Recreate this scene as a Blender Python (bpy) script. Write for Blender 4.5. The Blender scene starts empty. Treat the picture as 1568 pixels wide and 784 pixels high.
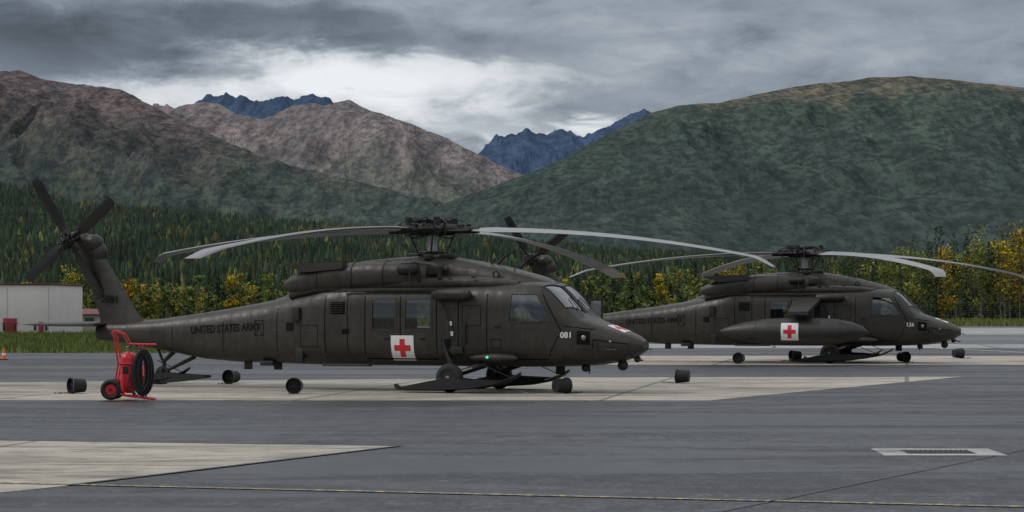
import bpy, bmesh, math, random
import numpy as np
from mathutils import Vector, Matrix, Euler
R=math.radians
random.seed(7); rng=np.random.default_rng(7)
scene=bpy.context.scene
scene.view_settings.view_transform='Standard'
scene.view_settings.look='None'
scene.view_settings.exposure=0
F=4000.0; HZ=465.0; CH=2.0
def G(u,v):
    Y=F*CH/(v-HZ); return ((u-784)/F*Y,Y)
# ------------------------------------------------------------ node helpers
class NT:
    def __init__(s,nt): s.nt=nt
    def n(s,t,**k):
        nd=s.nt.nodes.new(t)
        for a,b in k.items(): setattr(nd,a,b)
        return nd
    def link(s,a,b): s.nt.links.new(a,b)
    def put(s,sock,v):
        if isinstance(v,bpy.types.NodeSocket): s.link(v,sock)
        else: sock.default_value=v
    def m(s,op,a,b=0.0,c=0.0,clamp=False):
        nd=s.n('ShaderNodeMath',operation=op); nd.use_clamp=clamp
        s.put(nd.inputs[0],a); s.put(nd.inputs[1],b)
        if op in('MULTIPLY_ADD',): s.put(nd.inputs[2],c)
        return nd.outputs[0]
    def noise(s,vec,scale,detail=4,rough=.55,dist=0):
        nd=s.n('ShaderNodeTexNoise'); s.link(vec,nd.inputs['Vector'])
        nd.inputs['Scale'].default_value=scale; nd.inputs['Detail'].default_value=detail
        nd.inputs['Roughness'].default_value=rough; nd.inputs['Distortion'].default_value=dist
        return nd.outputs['Fac']
    def ramp(s,fac,stops,interp='LINEAR'):
        nd=s.n('ShaderNodeValToRGB'); cr=nd.color_ramp; cr.interpolation=interp
        while len(cr.elements)<len(stops): cr.elements.new(.5)
        for e,(p,c) in zip(cr.elements,stops):
            e.position=p; e.color=(c[0],c[1],c[2],1) if hasattr(c,'__len__') else (c,c,c,1)
        s.link(fac,nd.inputs[0]); return nd.outputs[0]
    def mix(s,f,a,b,mode='MIX'):
        nd=s.n('ShaderNodeMix',data_type='RGBA',blend_type=mode)
        s.put(nd.inputs[0],f)
        for i,v in ((6,a),(7,b)):
            if isinstance(v,bpy.types.NodeSocket): s.link(v,nd.inputs[i])
            else: nd.inputs[i].default_value=(v[0],v[1],v[2],1)
        return nd.outputs[2]
    def map(s,vec,scale=(1,1,1),rot=(0,0,0),loc=(0,0,0)):
        nd=s.n('ShaderNodeMapping'); s.link(vec,nd.inputs[0])
        nd.inputs['Scale'].default_value=scale; nd.inputs['Rotation'].default_value=rot; nd.inputs['Location'].default_value=loc
        return nd.outputs[0]
def newmat(name):
    m=bpy.data.materials.new(name); m.use_nodes=True
    t=NT(m.node_tree); b=m.node_tree.nodes['Principled BSDF']
    tc=t.n('ShaderNodeTexCoord'); geo=t.n('ShaderNodeNewGeometry')
    return m,t,b,tc.outputs['Object'],geo.outputs['Position']
def bump(t,b,h,strength,dist):
    nd=t.n('ShaderNodeBump'); nd.inputs['Strength'].default_value=strength; nd.inputs['Distance'].default_value=dist
    t.link(h,nd.inputs['Height']); t.link(nd.outputs[0],b.inputs['Normal'])
def pm(name,c,var=.25,scale=6,rough=.5,metal=0,spec=.5,bmp=0.0):
    m,t,b,ob,po=newmat(name)
    f=t.noise(ob,scale,4,.6)
    lo=[x*(1-var) for x in c]; hi=[min(1,x*(1+var)) for x in c]
    t.link(t.ramp(f,[(.3,lo),(.7,hi)]),b.inputs['Base Color'])
    b.inputs['Metallic'].default_value=metal; b.inputs['Specular IOR Level'].default_value=spec
    t.link(t.ramp(t.noise(ob,scale*2.3,2),[(.3,rough*.85),(.7,min(1,rough*1.15))]),b.inputs['Roughness'])
    if bmp: bump(t,b,t.noise(ob,scale*8,3),bmp,.01)
    return m
# ------------------------------------------------------------ mesh builder
class MB:
    def __init__(s): s.v=[]; s.f=[]; s.m=[]
    def add(s,v,f,mi=0,M=None):
        o=len(s.v)
        if M is not None: v=[M@Vector(p) for p in v]
        s.v+= [tuple(p) for p in v]; s.f+=[tuple(i+o for i in q) for q in f]; s.m+=[mi]*len(f)
    def box(s,c,d,mi=0,bev=.01,rot=None,M=None):
        bm=bmesh.new(); bmesh.ops.create_cube(bm,size=1)
        bmesh.ops.scale(bm,vec=d,verts=bm.verts)
        if bev: bmesh.ops.bevel(bm,geom=list(bm.edges),offset=min(bev,min(d)*.45),segments=2,affect='EDGES',profile=.6)
        X=Matrix.Translation(c)
        if rot: X=X@Euler(rot).to_matrix().to_4x4()
        if M is not None: X=M@X
        s.add([X@v.co for v in bm.verts],[[v.index for v in f.verts] for f in (bm.verts.index_update(),bm.faces)[1]],mi); bm.free()
    def tube(s,pts,r,mi=0,seg=8,cap=True,M=None):
        pts=[Vector(p) for p in pts]; rs=r if hasattr(r,'__len__') else [r]*len(pts)
        v=[];f=[];up=None
        for i,p in enumerate(pts):
            d=(pts[min(i+1,len(pts)-1)]-pts[max(i-1,0)])
            d=d.normalized() if d.length>1e-9 else Vector((0,0,1))
            if up is None: up=d.orthogonal().normalized()
            up=(up-d*up.dot(d)); up=up.normalized() if up.length>1e-6 else d.orthogonal().normalized()
            w=d.cross(up)
            for k in range(seg):
                a=2*math.pi*k/seg; v.append(p+(up*math.cos(a)+w*math.sin(a))*rs[i])
        for i in range(len(pts)-1):
            for k in range(seg):
                k2=(k+1)%seg; f.append((i*seg+k,i*seg+k2,(i+1)*seg+k2,(i+1)*seg+k))
        if cap: f.append(tuple(range(seg))[::-1]); f.append(tuple((len(pts)-1)*seg+k for k in range(seg)))
        s.add(v,f,mi,M)
    def loft(s,rings,mi=0,cap=True,M=None,rev=False):
        n=len(rings[0]); v=[p for r in rings for p in r]; f=[]
        for i in range(len(rings)-1):
            for k in range(n):
                k2=(k+1)%n; q=(i*n+k,i*n+k2,(i+1)*n+k2,(i+1)*n+k); f.append(q[::-1] if rev else q)
        if cap:
            a=tuple(range(n)); b=tuple((len(rings)-1)*n+k for k in range(n))
            f.append(a if rev else a[::-1]); f.append(b[::-1] if rev else b)
        s.add(v,f,mi,M)
    def sph(s,c,r,mi=0,seg=16,M=None):
        r=r if hasattr(r,'__len__') else (r,r,r)
        rings=[]
        for i in range(1,10):
            a=-math.pi/2+math.pi*i/10
            rings.append([(c[0]+r[0]*math.cos(a)*math.cos(2*math.pi*k/seg),c[1]+r[1]*math.cos(a)*math.sin(2*math.pi*k/seg),c[2]+r[2]*math.sin(a)) for k in range(seg)])
        s.loft(rings,mi,True,M)
    def torus(s,c,R0,r,axis='y',mi=0,seg=28,s2=10,M=None):
        v=[];f=[]
        for i in range(seg):
            a=2*math.pi*i/seg
            for j in range(s2):
                b=2*math.pi*j/s2; q=R0+r*math.cos(b); h=r*math.sin(b)
                p={'y':(q*math.cos(a),h,q*math.sin(a)),'z':(q*math.cos(a),q*math.sin(a),h),'x':(h,q*math.cos(a),q*math.sin(a))}[axis]
                v.append((c[0]+p[0],c[1]+p[1],c[2]+p[2]))
        for i in range(seg):
            for j in range(s2):
                i2=(i+1)%seg;j2=(j+1)%s2; f.append((i*s2+j,i2*s2+j,i2*s2+j2,i*s2+j2))
        s.add(v,f,mi,M)
    def build(s,name,mats,parent=None,smooth=True,ang=.6,link=True):
        me=bpy.data.meshes.new(name); me.from_pydata(s.v,[],s.f)
        for m in (mats if isinstance(mats,(list,tuple)) else [mats]): me.materials.append(m)
        me.polygons.foreach_set('material_index',s.m)
        fix(me)
        if smooth:
            me.polygons.foreach_set('use_smooth',[True]*len(me.polygons)); me.set_sharp_from_angle(angle=ang)
        ob=bpy.data.objects.new(name,me)
        if link: scene.collection.objects.link(ob)
        if parent: ob.parent=parent
        return ob
def fix(me):
    bm=bmesh.new(); bm.from_mesh(me); bmesh.ops.recalc_face_normals(bm,faces=bm.faces); bm.to_mesh(me); bm.free()
def empty(name,loc=(0,0,0),rz=0):
    e=bpy.data.objects.new(name,None); e.location=loc; e.rotation_euler=(0,0,rz); e.empty_display_size=.3
    scene.collection.objects.link(e); return e
# ------------------------------------------------------------ numpy noise
def h2(ix,iy,seed):
    n=(ix.astype(np.int64)*374761393+iy.astype(np.int64)*668265263+seed*974711)&0xffffffff
    n=((n^(n>>13))*1274126177)&0xffffffff
    return ((n^(n>>16))&0xffff)/65535.0
def vn(x,y,seed=0):
    ix=np.floor(x);iy=np.floor(y);fx=x-ix;fy=y-iy
    fx=fx*fx*fx*(fx*(fx*6-15)+10);fy=fy*fy*fy*(fy*(fy*6-15)+10)
    a=h2(ix,iy,seed);b=h2(ix+1,iy,seed);c=h2(ix,iy+1,seed);d=h2(ix+1,iy+1,seed)
    return (a*(1-fx)+b*fx)*(1-fy)+(c*(1-fx)+d*fx)*fy
def fbm(x,y,o=5,seed=0,ridge=False,g=.5):
    s=0;a=1;t=0
    for i in range(o):
        v=vn(x,y,seed+i)
        if ridge: v=1-abs(2*v-1)
        s=s+a*v;t+=a;a*=g;x,y=(x*1.9+y*.5+3.1),(y*1.9-x*.5+1.7)
    return s/t
# ------------------------------------------------------------ world
w=bpy.data.worlds.new("World"); scene.world=w; w.use_nodes=True
SUN_EL=44; SUN_AZ=-75
t=NT(w.node_tree); nt=w.node_tree
for n in list(nt.nodes): nt.nodes.remove(n)
out=t.n('ShaderNodeOutputWorld'); tc=t.n('ShaderNodeTexCoord')
sp=t.n('ShaderNodeSeparateXYZ'); t.link(tc.outputs['Generated'],sp.inputs[0])
az=t.m('ARCTAN2',sp.outputs[0],sp.outputs[1]); el=sp.outputs[2]
def cv(a,b,c):
    n=t.n('ShaderNodeCombineXYZ'); t.put(n.inputs[0],a);t.put(n.inputs[1],b);t.put(n.inputs[2],c); return n.outputs[0]
n1=t.noise(cv(t.m('MULTIPLY',az,9.0),t.m('MULTIPLY',el,30.0),1.3),1.0,6,.56,.5)
n2=t.noise(cv(t.m('MULTIPLY',az,18.0),t.m('MULTIPLY',el,44.0),7.7),1.0,5,.6,.4)
n3=t.noise(cv(t.m('MULTIPLY',az,40.0),t.m('MULTIPLY',el,105.0),2.7),1.0,5,.62,.6)
wa=t.m('ADD',az,t.m('MULTIPLY',t.m('SUBTRACT',n2,.5),.16))
we=t.m('ADD',el,t.m('ADD',t.m('MULTIPLY',t.m('SUBTRACT',n1,.5),.035),t.m('MULTIPLY',t.m('SUBTRACT',n3,.5),.018)))
def gs(u,v,su,sv,amp):
    a=t.m('DIVIDE',t.m('SUBTRACT',wa,(u-784)/F),su/F); b=t.m('DIVIDE',t.m('SUBTRACT',we,(HZ-v)/F),sv/F)
    q=t.m('ADD',t.m('MULTIPLY',a,a),t.m('MULTIPLY',b,b))
    return t.m('MULTIPLY',t.m('EXPONENT',t.m('MULTIPLY',q,-1.0)),amp)
lum=t.m('ADD',.30,t.m('MULTIPLY',t.m('SUBTRACT',n2,.5),.38))
lum=t.m('ADD',lum,t.m('MULTIPLY',t.m('SUBTRACT',n1,.5),.36))
lum=t.m('ADD',lum,t.m('MULTIPLY',t.m('SUBTRACT',n3,.5),.22))
for g in [(470,125,190,34,.58),(650,150,150,52,.44),(270,160,100,22,.38),(560,95,260,16,.2),(735,218,50,15,.55),(890,192,80,12,.5),(820,112,150,14,.18),
          (120,85,260,45,-.19),(330,40,300,40,-.12),(800,170,90,22,-.10),(960,95,140,12,-.05),(620,30,160,20,-.06),(350,115,60,12,-.08),(1250,60,300,70,.07)]:
    lum=t.m('ADD',lum,gs(*g))
col=t.ramp(lum,[(0,(.065,.08,.10)),(.22,(.175,.21,.26)),(.38,(.32,.365,.42)),(.65,(.64,.68,.72)),(.95,(.88,.90,.92))])
zen=t.n('ShaderNodeMapRange'); zen.interpolation_type='SMOOTHSTEP'
t.link(el,zen.inputs[0]); zen.inputs[1].default_value=.14; zen.inputs[2].default_value=.5
zc=t.mix(t.ramp(n1,[(.3,0.0),(.7,1.0)]),(.70,.74,.80),(1.02,1.03,1.05))
col=t.mix(zen.outputs[0],col,zc)
bg=t.n('ShaderNodeBackground'); t.link(col,bg.inputs[0]); bg.inputs[1].default_value=1.0
sky=t.n('ShaderNodeTexSky'); sky.sky_type='NISHITA'; sky.sun_disc=False
sky.sun_elevation=R(SUN_EL); sky.sun_rotation=R(SUN_AZ)
bg2=t.n('ShaderNodeBackground'); t.link(sky.outputs[0],bg2.inputs[0]); bg2.inputs[1].default_value=.06
mx=t.n('ShaderNodeMixShader'); mx.inputs[0].default_value=.06
t.link(bg.outputs[0],mx.inputs[1]); t.link(bg2.outputs[0],mx.inputs[2]); t.link(mx.outputs[0],out.inputs[0])
sl=bpy.data.lights.new('sun','SUN'); sl.energy=1.3; sl.angle=R(14); sl.color=(1,.95,.88)
so=bpy.data.objects.new('sun',sl); scene.collection.objects.link(so)
a=R(SUN_AZ); e=R(SUN_EL)
dirv=Vector((math.sin(a)*math.cos(e),math.cos(a)*math.cos(e)*-.6,math.sin(e)))
so.rotation_euler=dirv.to_track_quat('Z','Y').to_euler()
# ------------------------------------------------------------ camera
cd=bpy.data.cameras.new('camera'); cam=bpy.data.objects.new('camera',cd); scene.collection.objects.link(cam)
cam.location=(0,0,CH); cam.rotation_euler=(R(90),0,0); cd.sensor_width=36; cd.lens=F/1568*36
cd.shift_y=(HZ-392)/1568; cd.clip_end=80000; cd.clip_start=.5; scene.camera=cam
# ------------------------------------------------------------ ground
def sheet(name,pts,z,mat):
    me=bpy.data.meshes.new(name); me.from_pydata([(p[0],p[1],z) for p in pts],[],[tuple(range(len(pts)))]); fix(me)
    if me.polygons[0].normal.z<0: me.flip_normals()
    me.materials.append(mat); ob=bpy.data.objects.new(name,me); scene.collection.objects.link(ob); return ob
def ribbon(name,p,q,wd,z,mat):
    p=Vector(p);q=Vector(q);d=(q-p).normalized();n=Vector((-d.y,d.x))*wd/2
    return sheet(name,[p-n,q-n,q+n,p+n],z,mat)
def asphalt(name,c):
    m,t,b,ob,po=newmat(name)
    big=t.noise(t.map(po,(.05,.16,1),(0,0,.25)),1,5,.6,.8)
    st=t.noise(t.map(po,(.06,1.3,1),(0,0,-.07)),1,5,.7)
    fine=t.noise(po,34,2,.8); mid=t.noise(t.map(po,(2.2,1.1,1)),1,6,.75)
    sp_=t.noise(t.map(po,(11,5,1)),1,3,.8)
    f=t.m('ADD',t.m('ADD',t.m('MULTIPLY',big,.4),t.m('MULTIPLY',st,.35)),t.m('MULTIPLY',mid,.25))
    base=t.ramp(f,[(.40,[x*.52 for x in c]),(.5,c),(.59,[x*1.65 for x in c])])
    base=t.mix(1.0,base,t.ramp(mid,[(.36,.66),(.5,1.0),(.64,1.4)]),'MULTIPLY')
    base=t.mix(1.0,base,t.ramp(sp_,[(.34,.5),(.5,1.0),(.62,1.8)]),'MULTIPLY')
    base=t.mix(t.ramp(fine,[(.4,.0),(.62,.6)]),base,[x*1.8 for x in c])
    vo=t.n('ShaderNodeTexVoronoi',feature='DISTANCE_TO_EDGE'); t.link(t.map(po,(.10,.10,1)),vo.inputs['Vector']); vo.inputs['Scale'].default_value=1
    wv=t.m('ADD',vo.outputs[0],t.m('MULTIPLY',t.m('SUBTRACT',mid,.5),.06))
    base=t.mix(t.ramp(wv,[(0,.5),(.004,.0)]),base,[x*.5 for x in c])
    damp=t.ramp(t.noise(t.map(po,(.09,.3,1),(0,0,.1)),1,5,.6,1.0),[(.47,0.0),(.57,1.0)])
    base=t.mix(t.m('MULTIPLY',damp,.55),base,[x*.45 for x in c])
    t.link(base,b.inputs['Base Color'])
    t.link(t.mix(damp,(.66,.66,.66),(.36,.36,.36)),b.inputs['Roughness']); b.inputs['Specular IOR Level'].default_value=.28
    bump(t,b,sp_,.5,.010); return m
def concrete(name,c,rot=0,sc=.16):
    m,t,b,ob,po=newmat(name)
    br=t.n('ShaderNodeTexBrick'); t.link(t.map(po,(sc,sc,1),(0,0,rot)),br.inputs['Vector'])
    br.offset=0; br.inputs['Scale'].default_value=1; br.inputs['Brick Width'].default_value=1; br.inputs['Row Height'].default_value=1
    br.inputs['Mortar Size'].default_value=.010; br.inputs['Mortar Smooth'].default_value=.2
    br.inputs['Color1'].default_value=(*c,1); br.inputs['Color2'].default_value=(c[0]*.80,c[1]*.81,c[2]*.83,1); br.inputs['Mortar'].default_value=(c[0]*.4,c[1]*.4,c[2]*.4,1)
    n=t.noise(t.map(po,(.25,.7,1)),1,7,.68,.9); fine=t.noise(po,16,3,.75); md=t.noise(t.map(po,(1.6,2.4,1)),1,6,.75)
    base=t.mix(1.0,br.outputs[0],t.ramp(n,[(.36,.48),(.48,.86),(.60,1.08)]),'MULTIPLY')
    base=t.mix(1.0,base,t.ramp(md,[(.34,.58),(.5,1.0),(.64,1.15)]),'MULTIPLY')
    base=t.mix(1.0,base,t.ramp(fine,[(.3,.75),(.6,1.0)]),'MULTIPLY')
    t.link(base,b.inputs['Base Color']); b.inputs['Roughness'].default_value=.75; b.inputs['Specular IOR Level'].default_value=.3
    return m
m_as=asphalt('asphalt',(.036,.038,.042)); m_as2=asphalt('asphalt_far',(.075,.08,.087))
m_co=concrete('apron_concrete',(.44,.40,.33),.15); m_co2=concrete('concrete_far',(.38,.385,.38),.1,.1)
def paint(name,c,wear=.5):
    m,t,b,ob,po=newmat(name)
    n=t.noise(po,9,5,.7)
    t.link(t.mix(t.ramp(n,[(wear-.08,1.0),(wear+.08,0.0)]),c,(.09,.09,.09)),b.inputs['Base Color']); b.inputs['Roughness'].default_value=.6; return m
m_yel=paint('yellow_paint',(.62,.45,.13),.56); m_wht=paint('white_paint',(.7,.7,.68),.48)
def grassmat(name,a,b2,c):
    m,t,b,ob,po=newmat(name)
    n=t.noise(po,.08,5,.6); n2=t.noise(po,3,4,.7)
    base=t.ramp(t.m('ADD',t.m('MULTIPLY',n,.6),t.m('MULTIPLY',n2,.4)),[(.35,a),(.5,b2),(.65,c)])
    t.link(base,b.inputs['Base Color']); b.inputs['Roughness'].default_value=.95; b.inputs['Specular IOR Level'].default_value=.1
    bump(t,b,n2,.8,.15); return m
m_gr=grassmat('grass',(.045,.06,.02),(.085,.10,.03),(.14,.135,.05))
N=60; xs=np.sinh(np.linspace(-6,6,N))/np.sinh(6)*30000; ys=xs.copy()
gv=[(x,y,-.06) for y in ys for x in xs]; gf=[(j*N+i,j*N+i+1,(j+1)*N+i+1,(j+1)*N+i) for j in range(N-1) for i in range(N-1)]
me=bpy.data.meshes.new('ground'); me.from_pydata(gv,[],gf); me.materials.append(m_gr)
scene.collection.objects.link(bpy.data.objects.new('ground',me))
b=MB()
def slab(x0,x1,y0,y1):
    nx=max(1,int((x1-x0)/20)); ny=max(1,int((y1-y0)/20))
    for i in range(nx):
        for j in range(ny):
            a0=x0+(x1-x0)*i/nx;a1=x0+(x1-x0)*(i+1)/nx;b0=y0+(y1-y0)*j/ny;b1=y0+(y1-y0)*(j+1)/ny
            b.add([(a0,b0,0),(a1,b0,0),(a1,b1,0),(a0,b1,0)],[(0,1,2,3)])
slab(-140,180,-60,106); slab(-13.5,180,106,232)
o=b.build('apron_tarmac',m_as,smooth=False)
sheet('concrete_pad',[G(-500,613),G(1085,613.5),G(1290,594),G(1475,577),G(900,578),G(-500,590)],.004,m_co)
sheet('concrete_pad',[G(-400,671),G(0,675),G(614,683.5),G(105,744),G(-50,760),G(-600,800)],.004,m_co)
sheet('concrete_pad',[G(700,558.5),G(1700,559),G(1900,545),G(700,545)],.004,m_co)
sheet('concrete_pad',[G(850,527),G(2400,527),G(2400,534),G(850,533)],.004,m_co2)
sheet('concrete_pad',[G(850,502),G(2400,502),G(2400,512),G(850,513)],.004,m_co2)
sheet('taxiway',[G(850,513.5),G(2400,512.5),G(2400,526.5),G(850,526.5)],.004,m_as2)
ribbon('yellow_line',G(-100,738),G(1700,780),.15,.010,m_yel)
ribbon('yellow_line',G(1370,593.2),G(1700,594),.18,.010,m_yel)
ribbon('white_line',G(1000,541),G(2000,540),.35,.010,m_wht)
ribbon('white_line',G(1000,519),G(2000,519),.7,.010,m_wht)
ribbon('white_line',G(1380,531),G(2000,560),.3,.012,m_wht)
ribbon('white_line',G(730,583),G(810,603),.12,.010,m_wht)
m_seam=pm('tar_seam',(.018,.018,.020),.4,4,.5)
m_seaml=pm('light_seam',(.10,.105,.11),.3,4,.7)
for p,q,wd,mm in [((700,679),(1400,692),.04,m_seam),((1105,784),(1600,683),.03,m_seam),((0,655),(1000,664),.05,m_seam),((930,632),(1568,604),.05,m_seam),((0,618),(1080,621),.06,m_seaml),
               ((614,683.5),(105,744),.08,m_seam),((0,674),(614,683),.06,m_seam)]:
    ribbon('pavement_seam',G(*p),G(*q),wd,.013,mm)
m_steel=pm('galvanised_steel',(.22,.22,.22),.3,12,.45,.8); m_dark=pm('dark_rubber',(.014,.014,.015),.3,12,.7); m_hole=pm('drain_dark',(.006,.006,.006),.2,5,.9)
m_iron=pm('cast_iron',(.055,.053,.05),.3,12,.7,.2)
dx0,dy0=G(1338,698); dx1,dy1=G(1525,689)
dr=empty('storm_drain',((dx0+dx1)/2+.02,(dy0+dy1)/2,.0),-.02)
hw=.80;hd=.78
b=MB()
for c,d in [((0,-hd*.8,.008),(2*hw,.4*hd,.016)),((0,hd*.8,.008),(2*hw,.4*hd,.016)),((-hw*.78,0,.007),(.44*hw,1.2*hd,.014)),((hw*.78,0,.007),(.44*hw,1.2*hd,.014))]: b.box(c,d,0,.004)
b.build('collar',m_co2,dr)
b=MB(); b.add([(-.67,-.47,.0045),(.67,-.47,.0045),(.67,.47,.0045),(-.67,.47,.0045)],[(0,1,2,3)]); b.build('shaft_dark_sheet',m_hole,dr,False)  # flat near-black sheet, paints the shade below the grate
b=MB()
for i in range(14): b.box((-.44+i*.068,0,.012),(.026,.9,.014),0,.003)
for y in(-.3,0,.3): b.box((0,y,.010),(.92,.03,.012),0,.003)
b.build('grate',m_iron,dr)
# ------------------------------------------------------------ mountains
def terr_mat(name,stops,z0,z1,ns,fine,dark=.5,speck=None,bs=1.0,haze=((.1,.13,.16),.2),fc=(.40,.60)):
    m,t,b,ob,po=newmat(name)
    s=t.n('ShaderNodeSeparateXYZ'); t.link(po,s.inputs[0])
    hgt=t.m('DIVIDE',t.m('SUBTRACT',s.outputs[2],z0),z1-z0)
    pa=t.map(po,(1,.16,1.3)); pd=t.map(po,(1,.07,.30),(0,0,.06))
    nb=t.noise(pa,ns,5,.62,.6); nf=t.noise(pa,fine*1.7,3,.75)
    nst=t.noise(pd,ns*6,6,.70,.35)
    nm=t.noise(pa,ns*9,6,.75,.2)
    f=t.m('ADD',hgt,t.m('ADD',t.m('MULTIPLY',t.m('SUBTRACT',nb,.5),.55),t.m('MULTIPLY',t.m('SUBTRACT',nst,.5),.55)))
    f=t.m('ADD',f,t.m('MULTIPLY',t.m('SUBTRACT',nm,.5),.35))
    base=t.ramp(f,stops)
    base=t.mix(1.0,base,t.ramp(nst,[(.36,dark),(.50,1.0),(.64,1.35)]),'MULTIPLY')
    base=t.mix(1.0,base,t.ramp(nm,[(.38,.82),(.5,1.0),(.62,1.16)]),'MULTIPLY')
    base=t.mix(1.0,base,t.ramp(nf,[(fc[0],.50),(.5,1.0),(fc[1],1.5)]),'MULTIPLY')
    if speck:
        ny=t.noise(pa,fine*.9,4,.75)
        base=t.mix(t.ramp(ny,[(.58,0.0),(.66,.45)]),base,speck)
    base=t.mix(haze[1],base,haze[0])  # distance haze painted in: fixed blue-grey share mixed into the base colour
    t.link(base,b.inputs['Base Color']); b.inputs['Roughness'].default_value=1; b.inputs['Specular IOR Level'].default_value=0
    bump(t,b,nst,bs,1.0/ns*.08); return m
def mountain(name,prof,Y0,Y1,mat,lam,amp,rid,seed,nx=420,ny=150,back=.5,pw=1.15,ys=5.0):
    pu=np.array([p[0] for p in prof],float); pv=np.array([p[1] for p in prof],float)
    X=(np.linspace(pu[0],pu[-1],nx)-784)/F*Y1
    pX=(pu-784)/F*Y1; pZ=CH+(HZ-pv)/F*Y1
    H=np.interp(X,pX,pZ); k=np.ones(5)/5; Hs=np.convolve(np.pad(H,2,'edge'),k,'valid')
    Y2=Y1+(Y1-Y0)*back
    Yv=np.concatenate([np.linspace(Y0,Y1,ny),np.linspace(Y1,Y2,ny//5)[1:]])
    XX,YY=np.meshgrid(X,Yv)
    tt=(YY-Y0)/(Y1-Y0); tb=np.clip((YY-Y1)/(Y2-Y1),0,1)
    ht=np.where(tt<=1,np.clip(tt,0,1)**pw,1-tb*.8)
    wx=(fbm(XX/lam*.5,YY/lam*.35,3,seed+50)-.5)*lam*1.6
    r1=fbm((XX+wx)/lam+YY/lam*.15,YY/(lam*ys),5,seed,True)
    r2=fbm((XX+wx*.6)/(lam*.28)-YY/lam*.2,YY/(lam*ys*.4),5,seed+20,True)
    HH=np.tile(Hs,(len(Yv),1))
    env=np.clip(1-abs(tt-.62)/.62,0,1)**.7*np.where(tt>1,0.2,1)*np.clip((1-tt)*3.5+.12,.12,1)
    Z=HH*ht+HH*amp*env*(r1-.62)*1.0+HH*amp*.45*(r2-.6)*env
    jag=(fbm(X/lam*5,X*0+seed,6,seed+9,True,.6)-.6)*rid
    Z=Z+(np.tile(jag,(len(Yv),1))*np.clip(1-abs(tt-1)*5,0,1))
    Z=np.where(tt<.02,-5,Z)
    n=len(X);mm=len(Yv)
    v=np.stack([XX,YY,Z],-1).reshape(-1,3)
    idx=np.arange(n*mm).reshape(mm,n)
    f=np.stack([idx[:-1,:-1],idx[:-1,1:],idx[1:,1:],idx[1:,:-1]],-1).reshape(-1,4)
    me=bpy.data.meshes.new(name); me.from_pydata(v.tolist(),[],f.tolist()); me.materials.append(mat)
    me.polygons.foreach_set('use_smooth',[True]*len(me.polygons))
    ob=bpy.data.objects.new(name,me); scene.collection.objects.link(ob)
    return X,Yv,Z
mt=terr_mat('far_rock',[(.0,(.06,.085,.12)),(.5,(.05,.072,.12)),(1,(.04,.062,.11))],200,1400,.0012,.008,.6,(.10,.12,.15),1,((.06,.10,.17),.50))  # blue stops carry distance haze in the rock colour
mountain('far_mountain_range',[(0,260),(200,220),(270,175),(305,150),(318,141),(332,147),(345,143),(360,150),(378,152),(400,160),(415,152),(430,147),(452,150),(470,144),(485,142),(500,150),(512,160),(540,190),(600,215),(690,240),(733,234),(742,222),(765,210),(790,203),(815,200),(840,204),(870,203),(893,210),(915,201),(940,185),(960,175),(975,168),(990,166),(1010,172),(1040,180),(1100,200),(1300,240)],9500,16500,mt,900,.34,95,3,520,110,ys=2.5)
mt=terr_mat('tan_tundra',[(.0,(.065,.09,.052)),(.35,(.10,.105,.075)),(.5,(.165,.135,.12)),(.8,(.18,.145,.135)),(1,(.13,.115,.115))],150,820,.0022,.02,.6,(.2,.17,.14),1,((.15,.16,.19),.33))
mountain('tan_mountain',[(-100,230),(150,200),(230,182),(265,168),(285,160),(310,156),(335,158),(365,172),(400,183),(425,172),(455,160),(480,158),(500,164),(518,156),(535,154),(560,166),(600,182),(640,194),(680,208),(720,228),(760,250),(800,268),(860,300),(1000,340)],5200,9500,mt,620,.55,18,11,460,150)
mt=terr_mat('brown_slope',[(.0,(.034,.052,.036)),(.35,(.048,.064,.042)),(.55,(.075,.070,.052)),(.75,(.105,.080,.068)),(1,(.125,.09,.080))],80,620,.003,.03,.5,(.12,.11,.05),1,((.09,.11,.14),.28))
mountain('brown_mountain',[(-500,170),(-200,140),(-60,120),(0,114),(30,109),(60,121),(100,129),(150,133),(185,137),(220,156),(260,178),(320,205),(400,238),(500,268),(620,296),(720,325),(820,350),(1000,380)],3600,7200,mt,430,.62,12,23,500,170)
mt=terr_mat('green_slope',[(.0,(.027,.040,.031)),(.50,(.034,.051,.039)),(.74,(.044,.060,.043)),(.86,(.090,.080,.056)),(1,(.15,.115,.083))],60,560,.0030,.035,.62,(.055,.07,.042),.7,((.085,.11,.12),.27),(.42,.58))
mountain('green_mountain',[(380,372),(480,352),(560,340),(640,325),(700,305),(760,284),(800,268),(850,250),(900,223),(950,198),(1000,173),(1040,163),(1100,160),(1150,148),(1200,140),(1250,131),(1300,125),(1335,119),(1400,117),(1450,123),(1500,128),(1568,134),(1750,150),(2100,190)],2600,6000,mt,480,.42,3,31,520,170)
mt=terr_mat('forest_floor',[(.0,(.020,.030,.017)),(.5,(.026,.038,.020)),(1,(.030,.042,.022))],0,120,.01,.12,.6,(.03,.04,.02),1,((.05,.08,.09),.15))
fx,fy,fz=mountain('forested_foothill',[(-600,270),(-200,272),(0,290),(50,296),(95,316),(200,324),(350,335),(450,345),(620,358),(760,372),(900,386),(1100,398),(1300,402),(1568,400),(1900,395),(2300,395)],520,2300,mt,160,.24,2,41,300,120,ys=2)
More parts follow.
